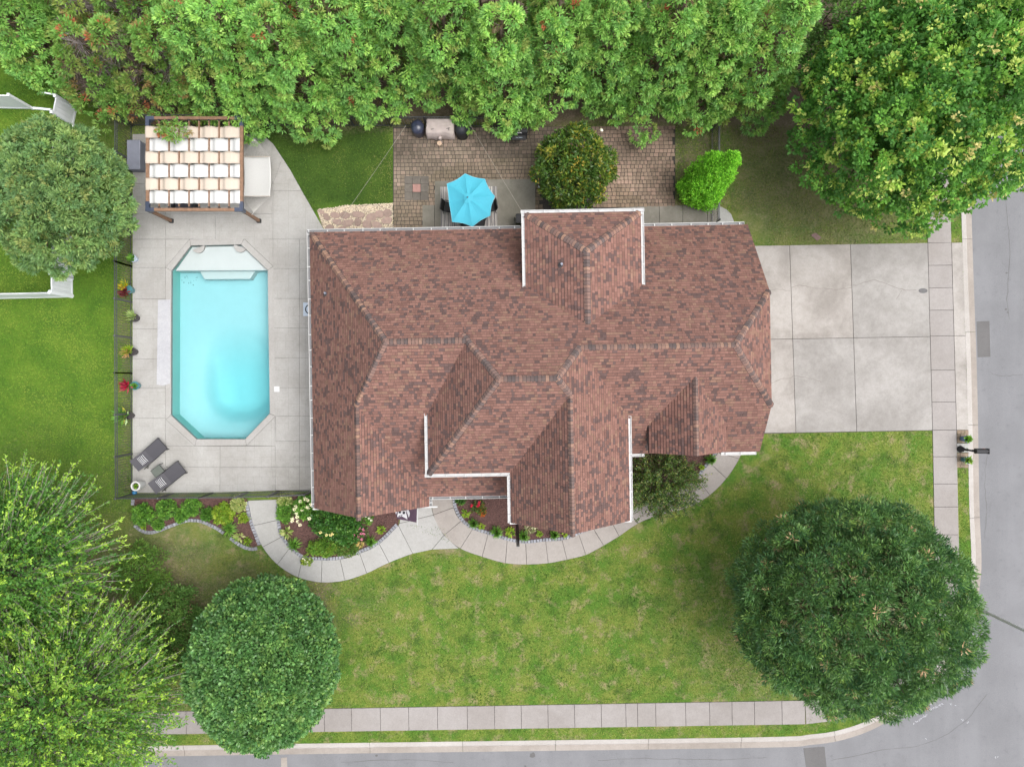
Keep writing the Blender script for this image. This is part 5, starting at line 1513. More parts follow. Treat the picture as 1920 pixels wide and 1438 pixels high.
def burst(F, C_, D, r, n, L, W, col, bias=.7, upn=.0, jit=.16, fold=.16, rad=.5, ldev=.25):
    """n leaves round every centre, opening in direction D"""
    M_ = len(C_); idx = np.repeat(np.arange(M_), n); k = len(idx)
    d = unit(unit(N3(k))+D[idx]*bias)
    rr = (np.broadcast_to(np.asarray(r, float), (M_,))[idx])[:, None]
    pos = C_[idx]+d*rr*rng.uniform(.15, 1, (k, 1))**rad
    axis = unit(d+.38*N3(k))
    nrm = unit(N3(k)*(1-min(.95, upn))*.9+np.array([0, 0, 1.0])*upn+D[idx]*upn*.5)
    cc = col[idx]*rng.uniform(1-jit, 1+jit, (k, 1))*rng.uniform(.94, 1.06, (k, 3))
    F.add(pos, axis, nrm, L*rng.uniform(1-ldev, 1+ldev, k), W*rng.uniform(1-ldev, 1+ldev, k), cc, fold)
def branches(root, base, tips, r0, m, name='limbs', sag=.15):
    mb = MB()
    for t in tips:
        t = Vector(t); s = Vector((base[0], base[1], base[2]+(t.z-base[2])*random.uniform(.25, .55)))
        mid = s.lerp(t, .5)+Vector((0, 0, -sag*(t-s).length*.3))
        mb.tube([tuple(s), tuple(mid), tuple(t)], r0*.5, 5, r0*.14)
    return mb.build(name, m, root)
def trunk(root, x, y, h, r, m=None, lean=(0, 0)):
    pts = [(x+lean[0]*t**1.5+.05*math.sin(t*7), y+lean[1]*t**1.5+.05*math.cos(t*5), -.1+(h+.1)*t) for t in np.linspace(0, 1, 8)]
    return MB().tube(pts, r, 9, r*.35).build('trunk', m or M['bark'], root, smooth=True)

def fib(n, zmin):
    m_ = int(n*2/(1-zmin)); i = np.arange(m_)+.5; z = 1-2*i/m_; r = np.sqrt(1-z*z); a = i*2.399963+rng.uniform(0, 6)
    d = np.stack([r*np.cos(a), r*np.sin(a), z], -1)+N3(m_)*(.5/math.sqrt(m_))
    return unit(d[z > zmin])
def broadleaf(name, label, cat, base_px, c, rad, limbs, sub, n, L, W, pal, rmin=.74, frange=(.2, .6), rl=.9, rs=.34, bias=.7, upn=.45, fill=.35, group=None, leafm='leaf', zmin=-.45, th=None, fold=.16, jit=.16, twig=True, accent=None):
    b = P(*base_px); root = thing(name, label, cat, (b.x, b.y, 0), group)
    c = np.array(c); rad = np.array(rad)
    d = fib(limbs, zmin)
    lim = c+d*rad*rng.uniform(rmin, 1.0, (len(d), 1))
    di = fib(int(len(d)*fill), -.6); k = len(di); li = c+di*rad*rng.uniform(frange[0], frange[1], (k, 1))
    LC = np.concatenate([lim, li]); LD = np.concatenate([d, di])
    lcol = rng.uniform(.88, 1.12, (len(LC), 1))
    idx = np.repeat(np.arange(len(LC)), sub); k = len(idx)
    D2 = unit(LD[idx]*.8+np.array([0, 0, .35])+unit(N3(k)))
    SC = LC[idx]+D2*rl*rng.uniform(.55, 1.05, (k, 1))
    col = pick(pal, k)*lcol[idx]
    F = Foliage(); burst(F, SC, D2, rs, n, L, W, col, bias, upn, jit, fold)
    if accent:
        q = rng.choice(k, int(k*accent[0]), replace=False)
        burst(F, SC[q]+D2[q]*rs*.6, D2[q], rs*.6, max(4, n//2), L, W, pick(accent[1], len(q)), bias, upn, .12, fold)
    F.build('crown', M[leafm], root)
    top = c[2]+rad[2]*.5
    trunk(root, b.x, b.y, top, th or .22, lean=((c[0]-b.x)*.8, (c[1]-b.y)*.8))
    if twig: branches(root, (b.x, b.y, .5), [tuple(x) for x in lim[::2]]+[tuple(x) for x in li[::3]], (th or .22)*.55, M['bark'])
    return root

HEDGE = [(5, (.190, .355, .090)), (4, (.142, .290, .085)), (3, (.245, .400, .100)), (1.2, (.22, .28, .08)), (.05, (.34, .11, .06))]
DRYH = [(4, (.135, .265, .065)), (3, (.165, .27, .065)), (2, (.20, .25, .07)), (.7, (.23, .17, .07)), (.35, (.32, .12, .06))]
def conifer(name, label, base_px, h, R, limbs, sub=12, n=30, pal=HEDGE, group=None, brown=.35, z0=.8, cat='tree', pw=.75, L=.185, W=.066, rl=.55, rs=.20, lean=(0, 0), twigs=16, twigm='twig', cat2=None):
    b = P(*base_px); root = thing(name, label, cat, (b.x, b.y, 0), group)
    t = rng.uniform(0, 1, limbs*3); t = t[rng.uniform(0, 1, limbs*3) < (1-t)**.6*.9+.1][:limbs]; t = np.sort(t); k = len(t)
    a = np.arange(k)*2.39996+rng.uniform(-.4, .4, k)
    rr = R*(1-t)**pw*rng.uniform(.72, 1.05, k)
    z = z0+(h-z0)*t
    LD = unit(np.stack([np.cos(a), np.sin(a), .35+.9*t], -1))
    LC = np.stack([b.x+rr*np.cos(a)+lean[0]*t, b.y+rr*np.sin(a)+lean[1]*t, z], -1)
    rlv = rl*(.65+.5*(1-t))
    lc = rng.uniform(.86, 1.14, (k, 1))
    idx = np.repeat(np.arange(k), sub); m_ = len(idx)
    D2 = unit(LD[idx]*.75+np.array([0, 0, .30])+unit(N3(m_)))
    SC = LC[idx]+D2*(rlv[idx])[:, None]*rng.uniform(.6, 1.05, (m_, 1))
    col = pick(pal, m_)*lc[idx]
    F = Foliage(); burst(F, SC, D2, rs, n, L, W, col, 1.15, .55, .2, .1)
    F.build('crown', M['leaf'], root)
    if brown:
        G = Foliage(); q = int(m_*brown); ii = rng.choice(k, q); s_ = rng.uniform(.35, .8, (q, 1))
        ax = np.stack([np.full(q, b.x), np.full(q, b.y), LC[ii, 2]-.3], -1)
        burst(G, ax+(LC[ii]-ax)*s_, LD[ii], .3, 7, .26, .075, pick([(3, (.11, .085, .05)), (2, (.15, .11, .075)), (1, (.07, .09, .03))], q), .4, .1, .3)
        G.build('dead_inner_foliage', M['leaf'], root)
    trunk(root, b.x, b.y, h*.93, .15, lean=lean)
    mb = MB(); r = random.Random(k)
    for i in range(0, k, max(1, k//twigs)):
        s = Vector((b.x+lean[0]*t[i], b.y+lean[1]*t[i], max(.3, LC[i, 2]-.5))); e = Vector(LC[i])+Vector(LD[i])*.2
        mb.tube([tuple(s), tuple(s.lerp(e, .5)+Vector((0, 0, -.12))), tuple(e)], .035, 4, .010)
    mb.build('limbs', M[twigm], root)
    return root, LC
def dead_twigs(root, centres, n, L, m, name='bare_twigs'):
    V = []
    for c in centres:
        c = np.array(c); d0 = unit(N3(1))[0]*np.array([1, 1, .4])
        ds = unit(N3(n)*.55+d0+np.array([0, 0, .25]))
        for d in ds:
            l_ = L*rng.uniform(.4, 1); s = c+rng.normal(size=3)*.12; e = s+d*l_; w_ = .011
            sd = unit(np.cross(d, N3(1)[0]))*w_; s2 = unit(np.cross(d, sd))*w_
            for q in (sd, s2): V += [s-q, s+q, e+q*.3, e-q*.3]
    o = link(name, fast_mesh(name, np.array(V)-np.array(root.location), 4, M[m]), root); return o

# hedge of feathery evergreens along the back: front row
HR = [((462, 178), 8.2, 'above the hammock'), ((528, 178), 9.2, 'above the small back lawn, left part'), ((600, 196), 9.0, 'dipping lowest over the back lawn'), ((690, 172), 9.6, 'above the right end of the back lawn'),
      ((764, 148), 9.0, 'above the navy covered smoker'), ((856, 158), 9.8, 'above the beige grill cover'), ((944, 190), 9.0, 'overhanging the pavers above the umbrella'), ((1030, 168), 9.9, 'above the magnolia, left side'),
      ((1118, 165), 9.4, 'above the gap right of the magnolia'), ((1206, 178), 9.6, 'above the right paver court'), ((1290, 180), 9.2, 'above the black fence by the arborvitae'), ((1368, 182), 9.4, 'at its right end above bare soil')]
for (bp, h, where) in HR:
    conifer('evergreen_tree', 'feathery evergreen of the front hedge row '+where, bp, h, 1.95+random.uniform(-.15, .2), 52, 14, 31, HEDGE, 'evergreens of the back hedge')
HB = [((480, 88), 9.5, 'above the gap over the hammock'), ((585, 78), 10, 'behind the lowest-dipping tree'), ((690, 84), 9.6, 'above the back lawn corner'), ((800, 76), 10, 'above the smoker and beige cover'), ((905, 82), 9.8, 'above the umbrella'),
      ((1010, 76), 10, 'above the magnolia'), ((1120, 80), 9.7, 'left of the hedge end'), ((1230, 78), 10, 'above the right paver court'), ((1340, 92), 9.6, 'towards the hedge end')]
for (bp, h, where) in HB:
    conifer('evergreen_tree', 'evergreen of the rear hedge row at the picture top '+where, bp, h, 1.9, 30, 12, 26, HEDGE, 'evergreens of the back hedge', z0=3.0)
# thin, half bare trees behind the pergola
TH_ = [((318, 168), 6.2, 'thin evergreen with rust-red dead sprays behind the pergola', 22), ((250, 150), 6.6, 'thin evergreen with bare grey branches above the storage box', 19), ((392, 166), 6.6, 'half bare evergreen right behind the pergola corner', 26),
       ((222, 178), 4.2, 'small ragged evergreen near the open vinyl gate', 16), ((330, 86), 8, 'half bare evergreen at the picture top over the pergola', 24), ((225, 70), 8, 'half bare evergreen at the picture top over the storage box', 26), ((410, 92), 8.4, 'evergreen at the top left of the hedge, fuller crown', 38)]
for bp, h, lab, k in TH_:
    root, LC = conifer('evergreen_tree', lab, bp, h, 1.75, k, 13, 30, DRYH, 'half bare evergreens left of the hedge', brown=.5, twigs=26, twigm='twig_grey')
    sel = [LC[i] for i in rng.choice(len(LC), 26)]
    c0 = np.array([root.location.x, root.location.y, 0]); cs = [c0+(s-c0)*np.array([.55, .55, .95]) for s in sel]
    dead_twigs(root, cs, 46, .95, 'twig_grey' if h > 6.3 else 'twig')
    if 'rust-red' in lab:
        F = Foliage(); sp = [(x, y, 3.1) for x, y in ((298, 241), (312, 246), (326, 249), (340, 244), (305, 236), (331, 238))]
        Cp = np.array([P(*q) for q in sp]); Cp = np.repeat(Cp, 4, 0)+N3(24)*.12; burst(F, Cp, unit(N3(24)*.5+np.array([.1, -.5, .4])), .2, 24, .18, .06, pick(DRYH, 24), 1.0, .4, .2); F.build('overhanging_spray', M['leaf'], root)
conifer('evergreen_tree', 'full green evergreen filling the top left corner', (128, 118), 6.6, 2.1, 48, 12, 26, HEDGE, None)
conifer('evergreen_tree', 'green evergreen at the top edge left of the corner tree gap', (60, 40), 7, 2.0, 40, 11, 22, HEDGE, None)
# conifer on the left above the vinyl fence
broadleaf('juniper_tree', 'broad blue-green conifer at the left edge beside the black fence', 'tree', (150, 385), (*P2(98, 366, 4.2), 3.7), (2.70, 2.90, 2.3), 72, 22, 27, .18, .062,
          [(4, (.150, .245, .095)), (3, (.115, .205, .090)), (3, (.19, .28, .10)), (1, (.21, .25, .09))], rmin=.84, rl=.60, rs=.20, bias=1.1, upn=.35, fill=.6)

# maple at the upper right and the darker trees behind it
broadleaf('maple_tree', 'large yellow-green maple shading the pavement at the upper right', 'tree', (1592, 300), (*P2(1728, 206, 6.0), 5.6), (4.45, 4.3, 3.9), 150, 11, 30, .16, .105,
          [(3, (.130, .280, .048)), (5, (.080, .200, .038)), (1.6, (.225, .345, .062)), (4, (.050, .138, .029)), (.6, (.32, .40, .10))], rl=.95, rs=.25, bias=.8, upn=.6, fill=.9, jit=.12, accent=(.17, [(3, (.34, .42, .11)), (1, (.42, .38, .16))]))
broadleaf('maple_tree', 'yellow-green tree crown cut by the top right corner of the picture', 'tree', (1730, 60), (*P2(1880, 0, 6.5), 6.2), (4.2, 4.0, 3.6), 95, 11, 28, .16, .105,
          [(4, (.125, .25, .046)), (3, (.09, .20, .036)), (2, (.20, .31, .062)), (3, (.055, .14, .028))], rl=.95, rs=.26, fill=.8, jit=.12)
broadleaf('young_tree', 'dark green thin tree between the hedge end and the maple', 'tree', (1500, 92), (*P2(1585, 70, 4.5), 4.2), (1.5, 1.7, 1.8), 24, 9, 20, .16, .08, [(3, (.06, .13, .035)), (2, (.09, .165, .04))], rl=.6, rs=.3, fill=.2)
broadleaf('young_tree', 'dark green bushy tree tucked behind the maple, lower left of it', 'tree', (1490, 150), (*P2(1560, 110, 3.4), 3.2), (1.0, 1.1, 1.2), 12, 9, 18, .16, .08, [(3, (.06, .13, .035)), (2, (.085, .155, .04))], rl=.5, rs=.3, fill=.2)

# corner oak, round tree, ash trees, bushes
broadleaf('oak_tree', 'huge dark green oak with fine narrow leaves at the street corner', 'tree', (1545, 1088), (*P2(1600, 1138, 5.6), 5.3), (4.55, 4.15, 3.7), 150, 18, 28, .20, .040,
          [(5, (.046, .108, .036)), (4, (.066, .140, .042)), (2.0, (.105, .195, .052)), (1.5, (.028, .076, .032))], rmin=.86, frange=(.55, .82), rl=.58, rs=.25, bias=.95, upn=.3, fill=.8, leafm='leaf_glossy', accent=(.035, [(2, (.36, .24, .15)), (2, (.16, .25, .06))]))
broadleaf('pear_tree', 'dense rounded mid-green tree by the lower left pavement', 'tree', (535, 1218), (*P2(492, 1247, 4.2), 3.9), (2.85, 3.35, 2.7), 300, 13, 22, .145, .108,
          [(5, (.082, .175, .055)), (4, (.058, .138, .046)), (2, (.120, .225, .065)), (.8, (.15, .25, .07))], rmin=.91, frange=(.72, .88), rl=.36, rs=.23, bias=.8, upn=.50, fill=.55, jit=.24, leafm='leaf_glossy')
def ash(label, base_px, c, rad, wands, pal, seed_twist=.0, droop=.1):
    b = P(*base_px); root = thing('ash_tree', label, 'tree', (b.x, b.y, 0))
    c = np.array(c); rad = np.array(rad)
    d = unit(N3(wands*3)); d = d[d[:, 2] > -.35][:wands]; k = len(d)
    s = c+d*rad*rng.uniform(.35, .93, (k, 1))
    dirs = unit(d*np.array([.75, .75, .5])+np.array([.42, .34, .30])+N3(k)*.20)
    Ls = rng.uniform(1.0, 2.0, k)
    nl = 34; idx = np.repeat(np.arange(k), nl); t = rng.uniform(.05, 1.0, (len(idx), 1))
    pos = s[idx]+dirs[idx]*Ls[idx][:, None]*t+N3(len(idx))*.05*(1.4-t)
    side = unit(np.cross(dirs[idx], N3(len(idx))))
    axis = unit(side+dirs[idx]*1.0)
    tipness = np.clip(t, 0, 1)
    col = pick(pal, k)[idx]*(rng.uniform(.82, 1.18, (len(idx), 1)))
    young = pick([(1, (.32, .46, .07)), (1, (.25, .41, .06))], len(idx))
    col = np.where((tipness > .72) & (rng.uniform(0, 1, (k, 1))[idx] < .55), young, col)
    F = Foliage(); F.add(pos, axis, unit(N3(len(idx))+np.array([0, 0, .8])), .150*rng.uniform(.7, 1.25, len(idx)), .062*rng.uniform(.7, 1.25, len(idx)), col)
    nf = int(k*.42); df = unit(N3(nf*3)); df = df[df[:, 2] > -.2][:nf]; nf = len(df)
    fc = c+df*rad*rng.uniform(.62, .98, (nf, 1))
    burst(F, fc, unit(df+np.array([.2, .15, .4])), .42, 26, .16, .085, pick(pal, nf)*.85, .7, .45, .2)
    F.build('crown', M['leaf'], root)
    V = []
    for i in range(k):
        e = s[i]+dirs[i]*Ls[i]; a = s[i]-d[i]*.5; q = unit(np.cross(dirs[i], np.array([.3, .2, .9])))*.014; q2 = unit(np.cross(dirs[i], q))*.014
        for w_ in (q, q2): V += [a-w_, a+w_, e+w_*.3, e-w_*.3]
    link('twigs', fast_mesh('twigs', np.array(V)-np.array(root.location), 4, M['twig_grey']), root)
    trunk(root, b.x, b.y, c[2]+rad[2]*.6, .26, lean=((c[0]-b.x)*.7, (c[1]-b.y)*.7))
    branches(root, (b.x, b.y, .8), [tuple(x) for x in s[::9]], .15, M['twig_grey'])
    return root
ASH = [(4, (.085, .205, .040)), (3, (.115, .245, .046)), (3.5, (.058, .150, .036)), (1.2, (.175, .29, .06))]
ash('tall ash tree with upswept leafy shoots at the left edge, upper of the two', (70, 1030), (*P2(10, 1065, 5.0), 4.6), (4.0, 3.9, 3.9), 1250, ASH)
ash('tall ash tree with pale shoot tips in the lower left corner', (150, 1210), (*P2(112, 1310, 5.0), 4.9), (4.9, 4.3, 4.0), 1600, [(4, (.105, .23, .045)), (3, (.150, .275, .05)), (3, (.065, .16, .038)), (1.6, (.21, .325, .062))])
broadleaf('bush', 'dull dark green bush between the ash tree and the rounded tree', 'bush', (330, 1195), (*P2(318, 1190, 1.2), 1.0), (1.35, 2.2, 1.05), 60, 10, 20, .13, .06, [(3, (.085, .175, .045)), (2, (.11, .205, .048)), (.5, (.14, .12, .06))], rl=.35, rs=.22, fill=.3, th=.06)
broadleaf('bush', 'leafy green bush at the lower edge of the upper ash tree', 'bush', (268, 1078), (*P2(262, 1076, 1.2), .9), (1.0, 1.1, .8), 20, 9, 18, .14, .05, [(3, (.075, .16, .03)), (2, (.11, .2, .034))], rl=.35, rs=.22, fill=.3, th=.06)

# magnolia with white blooms
mag = broadleaf('magnolia_tree', 'glossy dark magnolia with yellowish young leaves and few white blooms between the pavers', 'tree', (1062, 345), (*P2(1078, 311, 2.6), 2.1), (1.62, 1.68, 1.75), 60, 12, 15, .17, .078,
          [(4, (.040, .085, .018)), (3, (.058, .110, .020)), (2, (.105, .150, .022)), (.9, (.19, .19, .03)), (.25, (.30, .22, .04))], rl=.34, rs=.22, bias=.7, upn=.35, fill=.4, leafm='leaf_glossy', th=.10)
for (x, y, z) in ((1127, 245, 2.6), (1079, 339, 2.2), (1045, 354, 1.8), (1052, 367, 1.5)):
    q = P(x, y, z+.15); F = Foliage(); n = 12
    d = unit(N3(n)*.5+np.array([0, 0, .5])); F.add(np.tile(np.array(q), (n, 1)), d, unit(N3(n)), .11, .08, np.tile((.72, .72, .68), (n, 1)))
    F.build('bloom', M['petal'], mag)

# bright green arborvitae with several blunt spires
def arborvitae():
    b = P(1312, 362); root = thing('arborvitae', 'bright lime green arborvitae of several blunt spires next to the paver court', 'tree', (b.x, b.y, 0))
    SP = [((1311, 356), 5.0, .80, (1382, 291)), ((1300, 352), 4.4, .72, (1346, 290)), ((1318, 366), 4.6, .66, (1374, 303)), ((1308, 372), 4.2, .74, (1352, 309)), ((1297, 366), 2.9, .70, (1316, 338)), ((1318, 378), 2.8, .62, (1344, 352)), ((1284, 352), 1.5, .34, (1276, 347))]
    for (bp, h, R, tip) in SP:
        s0 = P(*bp); t0 = P(*tip, h); n = int(5200*R*h/3.4)
        t = rng.uniform(0, 1, n)**.85; a = rng.uniform(0, 2*PI, n)
        r = R*(.72+.28*np.sin(np.minimum(1, t*1.6)*PI/1.2))*(1-t**3.2)**.62
        lump = 1+.13*np.sin(a*5+t*17+np.sin(t*23))+.11*np.sin(a*9-t*31)+.05*np.sin(a*17+t*60)
        r = r*lump
        ax = np.array([s0.x, s0.y, .05])+(np.array([t0.x, t0.y, h])-np.array([s0.x, s0.y, .05]))*t[:, None]
        rd = np.stack([np.cos(a), np.sin(a), np.zeros(n)], -1)
        slope = .25+1.6*t**4
        nrm = unit(rd+np.array([0, 0, 1])*slope[:, None])
        pos = ax+rd*r[:, None]-nrm*rng.uniform(0, .10, (n, 1))
        axis = unit(np.array([0, 0, 1.0])*.5+nrm*.35+N3(n)*.6)
        col = pick([(4, (.165, .41, .032)), (3, (.215, .47, .042)), (2.5, (.105, .29, .028))], n)*rng.uniform(.8, 1.2, (n, 1))
        F = Foliage(); F.add(pos, axis, unit(nrm+np.array([0, 0, .6])+N3(n)*.45), .11, .055, col); F.build('spire', M['leaf'], root)
        MB().tube([(s0.x, s0.y, 0), (t0.x, t0.y, h*.92)], .07, 6, .02).build('stem', M['bark'], root)
arborvitae()

# ------------------------------------------------------------------ flower beds
def bed(name, poly, mulch_n):
    o = sheet(name, [PL(poly)], .012, M['mulch'])
    pebbles('mulch_chips', poly, mulch_n, (.115, .062, .054), (.055, .029, .026), (.02, .055), o, .016, .25)
    return o
BA = [(250, 934), (463, 934), (470, 965), (480, 1000), (488, 1022), (475, 1025), (455, 1018), (432, 1002), (410, 988), (385, 977), (360, 972), (330, 981), (305, 990), (282, 995), (266, 990), (254, 980)]
BB = [(588, 922), (522, 932), (521, 975), (528, 1006), (545, 1026), (568, 1044), (604, 1048), (638, 1046), (674, 1035), (711, 1017), (747, 983), (752, 940), (640, 922)]
BC = [(850, 915), (852, 951), (866, 975), (887, 990), (915, 999), (951, 1010), (985, 1016), (1023, 1012), (1054, 1010), (1085, 999), (1085, 930), (960, 915)]
BD = [(1176, 835), (1346, 835), (1345, 848), (1329, 867), (1306, 895), (1280, 910), (1250, 920), (1214, 937), (1176, 955), (1146, 972), (1140, 940)]
bedA = bed('flower_bed', BA, 9000); bedB = bed('flower_bed', BB, 9000); bedC = bed('flower_bed', BC, 9000); bedD = bed('flower_bed', BD, 6000)
def edging(parent, pts, wd=.165, ln=.15, side=0.0, ct=None):
    line = resample([tuple(Vector(p)) for p in smooth_line(PL(pts), 10)], ln); me = {}
    for v in range(4):
        rr = random.Random(v); q = [(sx*(ln/2-.008)*rr.uniform(.9, 1), sy*(wd/2)*rr.uniform(.92, 1.02)) for sx, sy in ((-1, -1), (1, -1), (1, 1), (-1, 1))]
        t = inset(q, .012); vs = [(a, b, -.04) for a, b in q]+[(a, b, .07) for a, b in q]+[(a, b, .085) for a, b in t]
        me[v] = MB().add(vs, [(8, 9, 10, 11)]+[(i, (i+1) % 4, 4+(i+1) % 4, 4+i) for i in range(4)]+[(4+i, 4+(i+1) % 4, 8+(i+1) % 4, 8+i) for i in range(4)]).mesh('edging_stone', M['edging'])
    for i in range(len(line)-1):
        a, b = line[i], line[i+1]; d = (b-a).normalized(); m_ = (a+b)/2+Vector((-d.y, d.x))*side
        o = link('edging_stone', me[random.randrange(4)], parent, (m_.x, m_.y, random.uniform(-.012, .006))); o.rotation_euler = (random.uniform(-.04, .04), random.uniform(-.04, .04), math.atan2(d.y, d.x)+random.uniform(-.06, .06))
edging(bedA, [(253, 984), (262, 992), (275, 997.5), (290, 997), (307, 991), (325, 984), (345, 977), (360, 975), (378, 977), (395, 984), (412, 993), (422, 1001)])
edging(bedA, [(432, 1008), (440, 1014), (450, 1021), (463, 1027), (477, 1029), (487, 1026)])
edging(bedA, [(464, 940), (468, 965), (475, 988), (482, 1006), (488, 1022)], side=-.02)
edging(bedA, [(250, 936), (249.5, 950)])
edging(bedB, [(521, 940), (520, 975), (527, 1006), (544, 1026), (567.5, 1045.5), (604, 1049), (638, 1047), (674, 1036), (711, 1018), (747, 983.5)], side=.06)
edging(bedC, [(850, 925), (852, 951), (866, 976), (887, 991), (915, 1000), (951, 1011.5), (985, 1017), (1023, 1013), (1054, 1011), (1085, 1000), (1112, 989)], side=.05)
edging(bedD, [(1280, 911), (1307, 896), (1330, 867), (1344, 849)], side=.06)

GRN = [(3, (.105, .230, .038)), (2, (.145, .285, .046)), (2, (.068, .165, .032))]
DGR = [(3, (.035, .105, .022)), (2, (.05, .13, .025)), (1, (.085, .175, .03))]
VAR = [(3, (.30, .34, .13)), (2, (.16, .24, .06)), (1, (.42, .44, .22))]
YEL = [(3, (.19, .28, .03)), (2, (.14, .24, .03)), (1, (.26, .31, .05))]
def shrub(px, py, r, label, pal=GRN, h=.6, L=.10, W=.05, n=None, name='shrub', cat='shrub', ry=None, flowers=None, leafm='leaf', group=None):
    b = P(px, py, h*.5); R = r*(CAMH-h)/FPX; Ry = (ry or r)*(CAMH-h)/FPX
    m_ = n or int(110*R*Ry/.25)+60
    d = unit(N3(m_)+np.array([0, 0, .5])); d[:, 2] = np.abs(d[:, 2])*.95+.02
    C_ = np.array([b.x, b.y, .03])+d*np.array([R, Ry, h])*rng.uniform(.5, 1, (m_, 1))**.5*(.88+.12*np.sin(d[:, :1]*9+d[:, 1:2]*7))
    F = Foliage(); burst(F, C_, d, .08, 9, L, W, pick(pal, m_), .8, .35, .2)
    if flowers is None:
        o = F.build(name, M[leafm], None, (b.x, b.y, 0)); return tag(o, label, cat, group)
    root = thing(name, label, cat, (b.x, b.y, 0), group)
    F.build('foliage', M[leafm], root)
    fc, pts, fr = flowers
    for (x, y) in pts:
        q = np.array(P(x, y, h*.9+.03)); n_ = 46; dd = unit(N3(n_)+np.array([0, 0, .6]))
        G = Foliage(); G.add(q+dd*fr*rng.uniform(.5, 1, (n_, 1)), unit(dd+N3(n_)*.6), dd, fr*.62, fr*.5, np.tile(fc, (n_, 1))*rng.uniform(.82, 1.1, (n_, 1))); G.build('flower_head', M['petal'], root)
    return root
def hosta(px, py, r, label, pal=YEL, h=.32, n=34, wide=.42, name='hosta', cat='plant'):
    b = P(px, py, .1); R = r*(CAMH-h)/FPX; a = rng.uniform(0, 2*PI, n); el = rng.uniform(.15, 1.2, n)
    axis = np.stack([np.cos(a)*np.cos(el), np.sin(a)*np.cos(el), np.sin(el)], -1)
    pos = np.array([b.x, b.y, .03])+np.stack([np.cos(a), np.sin(a), np.zeros(n)], -1)*R*rng.uniform(.05, .35, (n, 1))+np.array([0, 0, h*.5])*np.sin(el)[:, None]
    F = Foliage(); L = R*rng.uniform(.6, .95, n); F.add(pos, axis, unit(np.array([0, 0, 1.0])+N3(n)*.3), L, L*wide, pick(pal, n)*rng.uniform(.85, 1.15, (n, 1)), -.1)
    o = F.build(name, M['leaf'], None, (b.x, b.y, 0)); return tag(o, label, cat)
def daylily(px, py, r, label, pal=GRN, h=.5, n=110):
    b = P(px, py, .1); R = r*(CAMH-h)/FPX; a = rng.uniform(0, 2*PI, n); q = rng.uniform(.25, 1.05, n)*R
    rd = np.stack([np.cos(a), np.sin(a), np.zeros(n)], -1)
    p0 = np.array([b.x, b.y, .02])+rd*.04; pm = p0+rd*(q*.5)[:, None]+np.array([0, 0, 1])*(h*rng.uniform(.6, 1, n))[:, None]; pe = p0+rd*q[:, None]+np.array([0, 0, 1])*(h*rng.uniform(.25, .6, n))[:, None]
    sd = np.stack([-np.sin(a), np.cos(a), np.zeros(n)], -1)*.016
    V = np.concatenate([np.stack([p0-sd*.6, p0+sd*.6, pm+sd, pm-sd], 1), np.stack([pm-sd, pm+sd, pe+sd*.15, pe-sd*.15], 1)])
    col = pick(pal, n)*rng.uniform(.8, 1.25, (n, 1)); F = Foliage(); F.p.append(V); F.c.append(np.repeat(np.concatenate([col, col])[:, None, :], 4, 1))
    o = F.build('daylily', M['leaf'], None, (b.x, b.y, 0)); return tag(o, label, 'plant')
# bed below the deck
shrub(266, 965, 20, 'rounded bright green shrub at the left end of the bed below the deck', h=.7, L=.13, W=.07)
shrub(311, 955, 19, 'rounded green shrub next to the leftmost shrub in the bed below the deck', h=.7, L=.12, W=.06)
shrub(357, 953, 20, 'broad green shrub with a few white specks in the bed below the deck', h=.7, L=.12, W=.06, ry=17)
shrub(338, 968, 12, 'low green plant filling between two rounded shrubs below the deck', h=.35)
shrub(388, 965, 12, 'small upright dark green shrub beside the yellow-green one', [(3, (.06, .155, .025)), (2, (.085, .19, .03))], h=.6)
shrub(417, 964, 19, 'yellow-green broad leaved shrub in the bed below the deck', YEL, h=.6, L=.15, W=.09)
shrub(446, 945, 14, 'cream variegated shrub against the walkway edging by the gate', VAR, h=.4, L=.10, W=.055)
daylily(433, 990, 17, 'grassy daylily clump beside the curved edging')
hosta(449, 1006, 12, 'cream variegated hosta near the tip of the bed', VAR, wide=.4)
daylily(465, 1014, 9, 'small daylily at the pointed tip of the bed', YEL, h=.3, n=50)
hosta(271, 985, 9, 'small yellow hosta at the left end of the curved edging', YEL)
shrub(296, 983, 9, 'small green plant beside the curved edging, left part', h=.35)
shrub(456, 972, 9, 'thin pale green plant beside the walkway edging', YEL, h=.3, n=40)
# bed beside the porch
shrub(534, 960, 15, 'dense bright green low shrub along the walkway inside the porch bed', h=.5, ry=22, L=.12)
shrub(533, 939, 13, 'cream variegated shrub at the corner next to the pool gate', VAR, h=.4)
shrub(572, 952, 24, 'hydrangea with many creamy white flower heads at the house corner', GRN, h=.95, L=.13, W=.08, name='hydrangea',
      flowers=((.66, .63, .50), [(563, 940), (572, 935), (577, 938), (567, 955), (574, 951), (555, 950), (552, 955), (557, 969), (548, 976), (558, 977), (562, 984), (577, 953), (548, 973), (580, 972), (556, 962), (583, 945)], .075))
shrub(621, 975, 47, 'large dark green shrub under the gable edge with a pale yellow bloom', DGR, h=1.5, L=.12, W=.07, ry=40, flowers=((.66, .58, .30), [(620, 1003), (623, 1001), (612, 1003), (601, 998)], .06), leafm='leaf_glossy')
shrub(648, 995, 34, 'rounded dark green shrub merging right of the large one', DGR, h=1.2, L=.12, W=.07, ry=34, leafm='leaf_glossy')
shrub(606, 1027, 34, 'yellowish green spreading shrub spilling towards the walkway edging', [(3, (.085, .185, .028)), (2, (.13, .23, .033)), (1, (.17, .24, .04))], h=.8, L=.11, W=.055, ry=18)
shrub(650, 1030, 24, 'olive green low shrub over the edging at the bottom of the porch bed', [(2, (.08, .155, .03)), (1, (.13, .16, .045))], h=.6, ry=13)
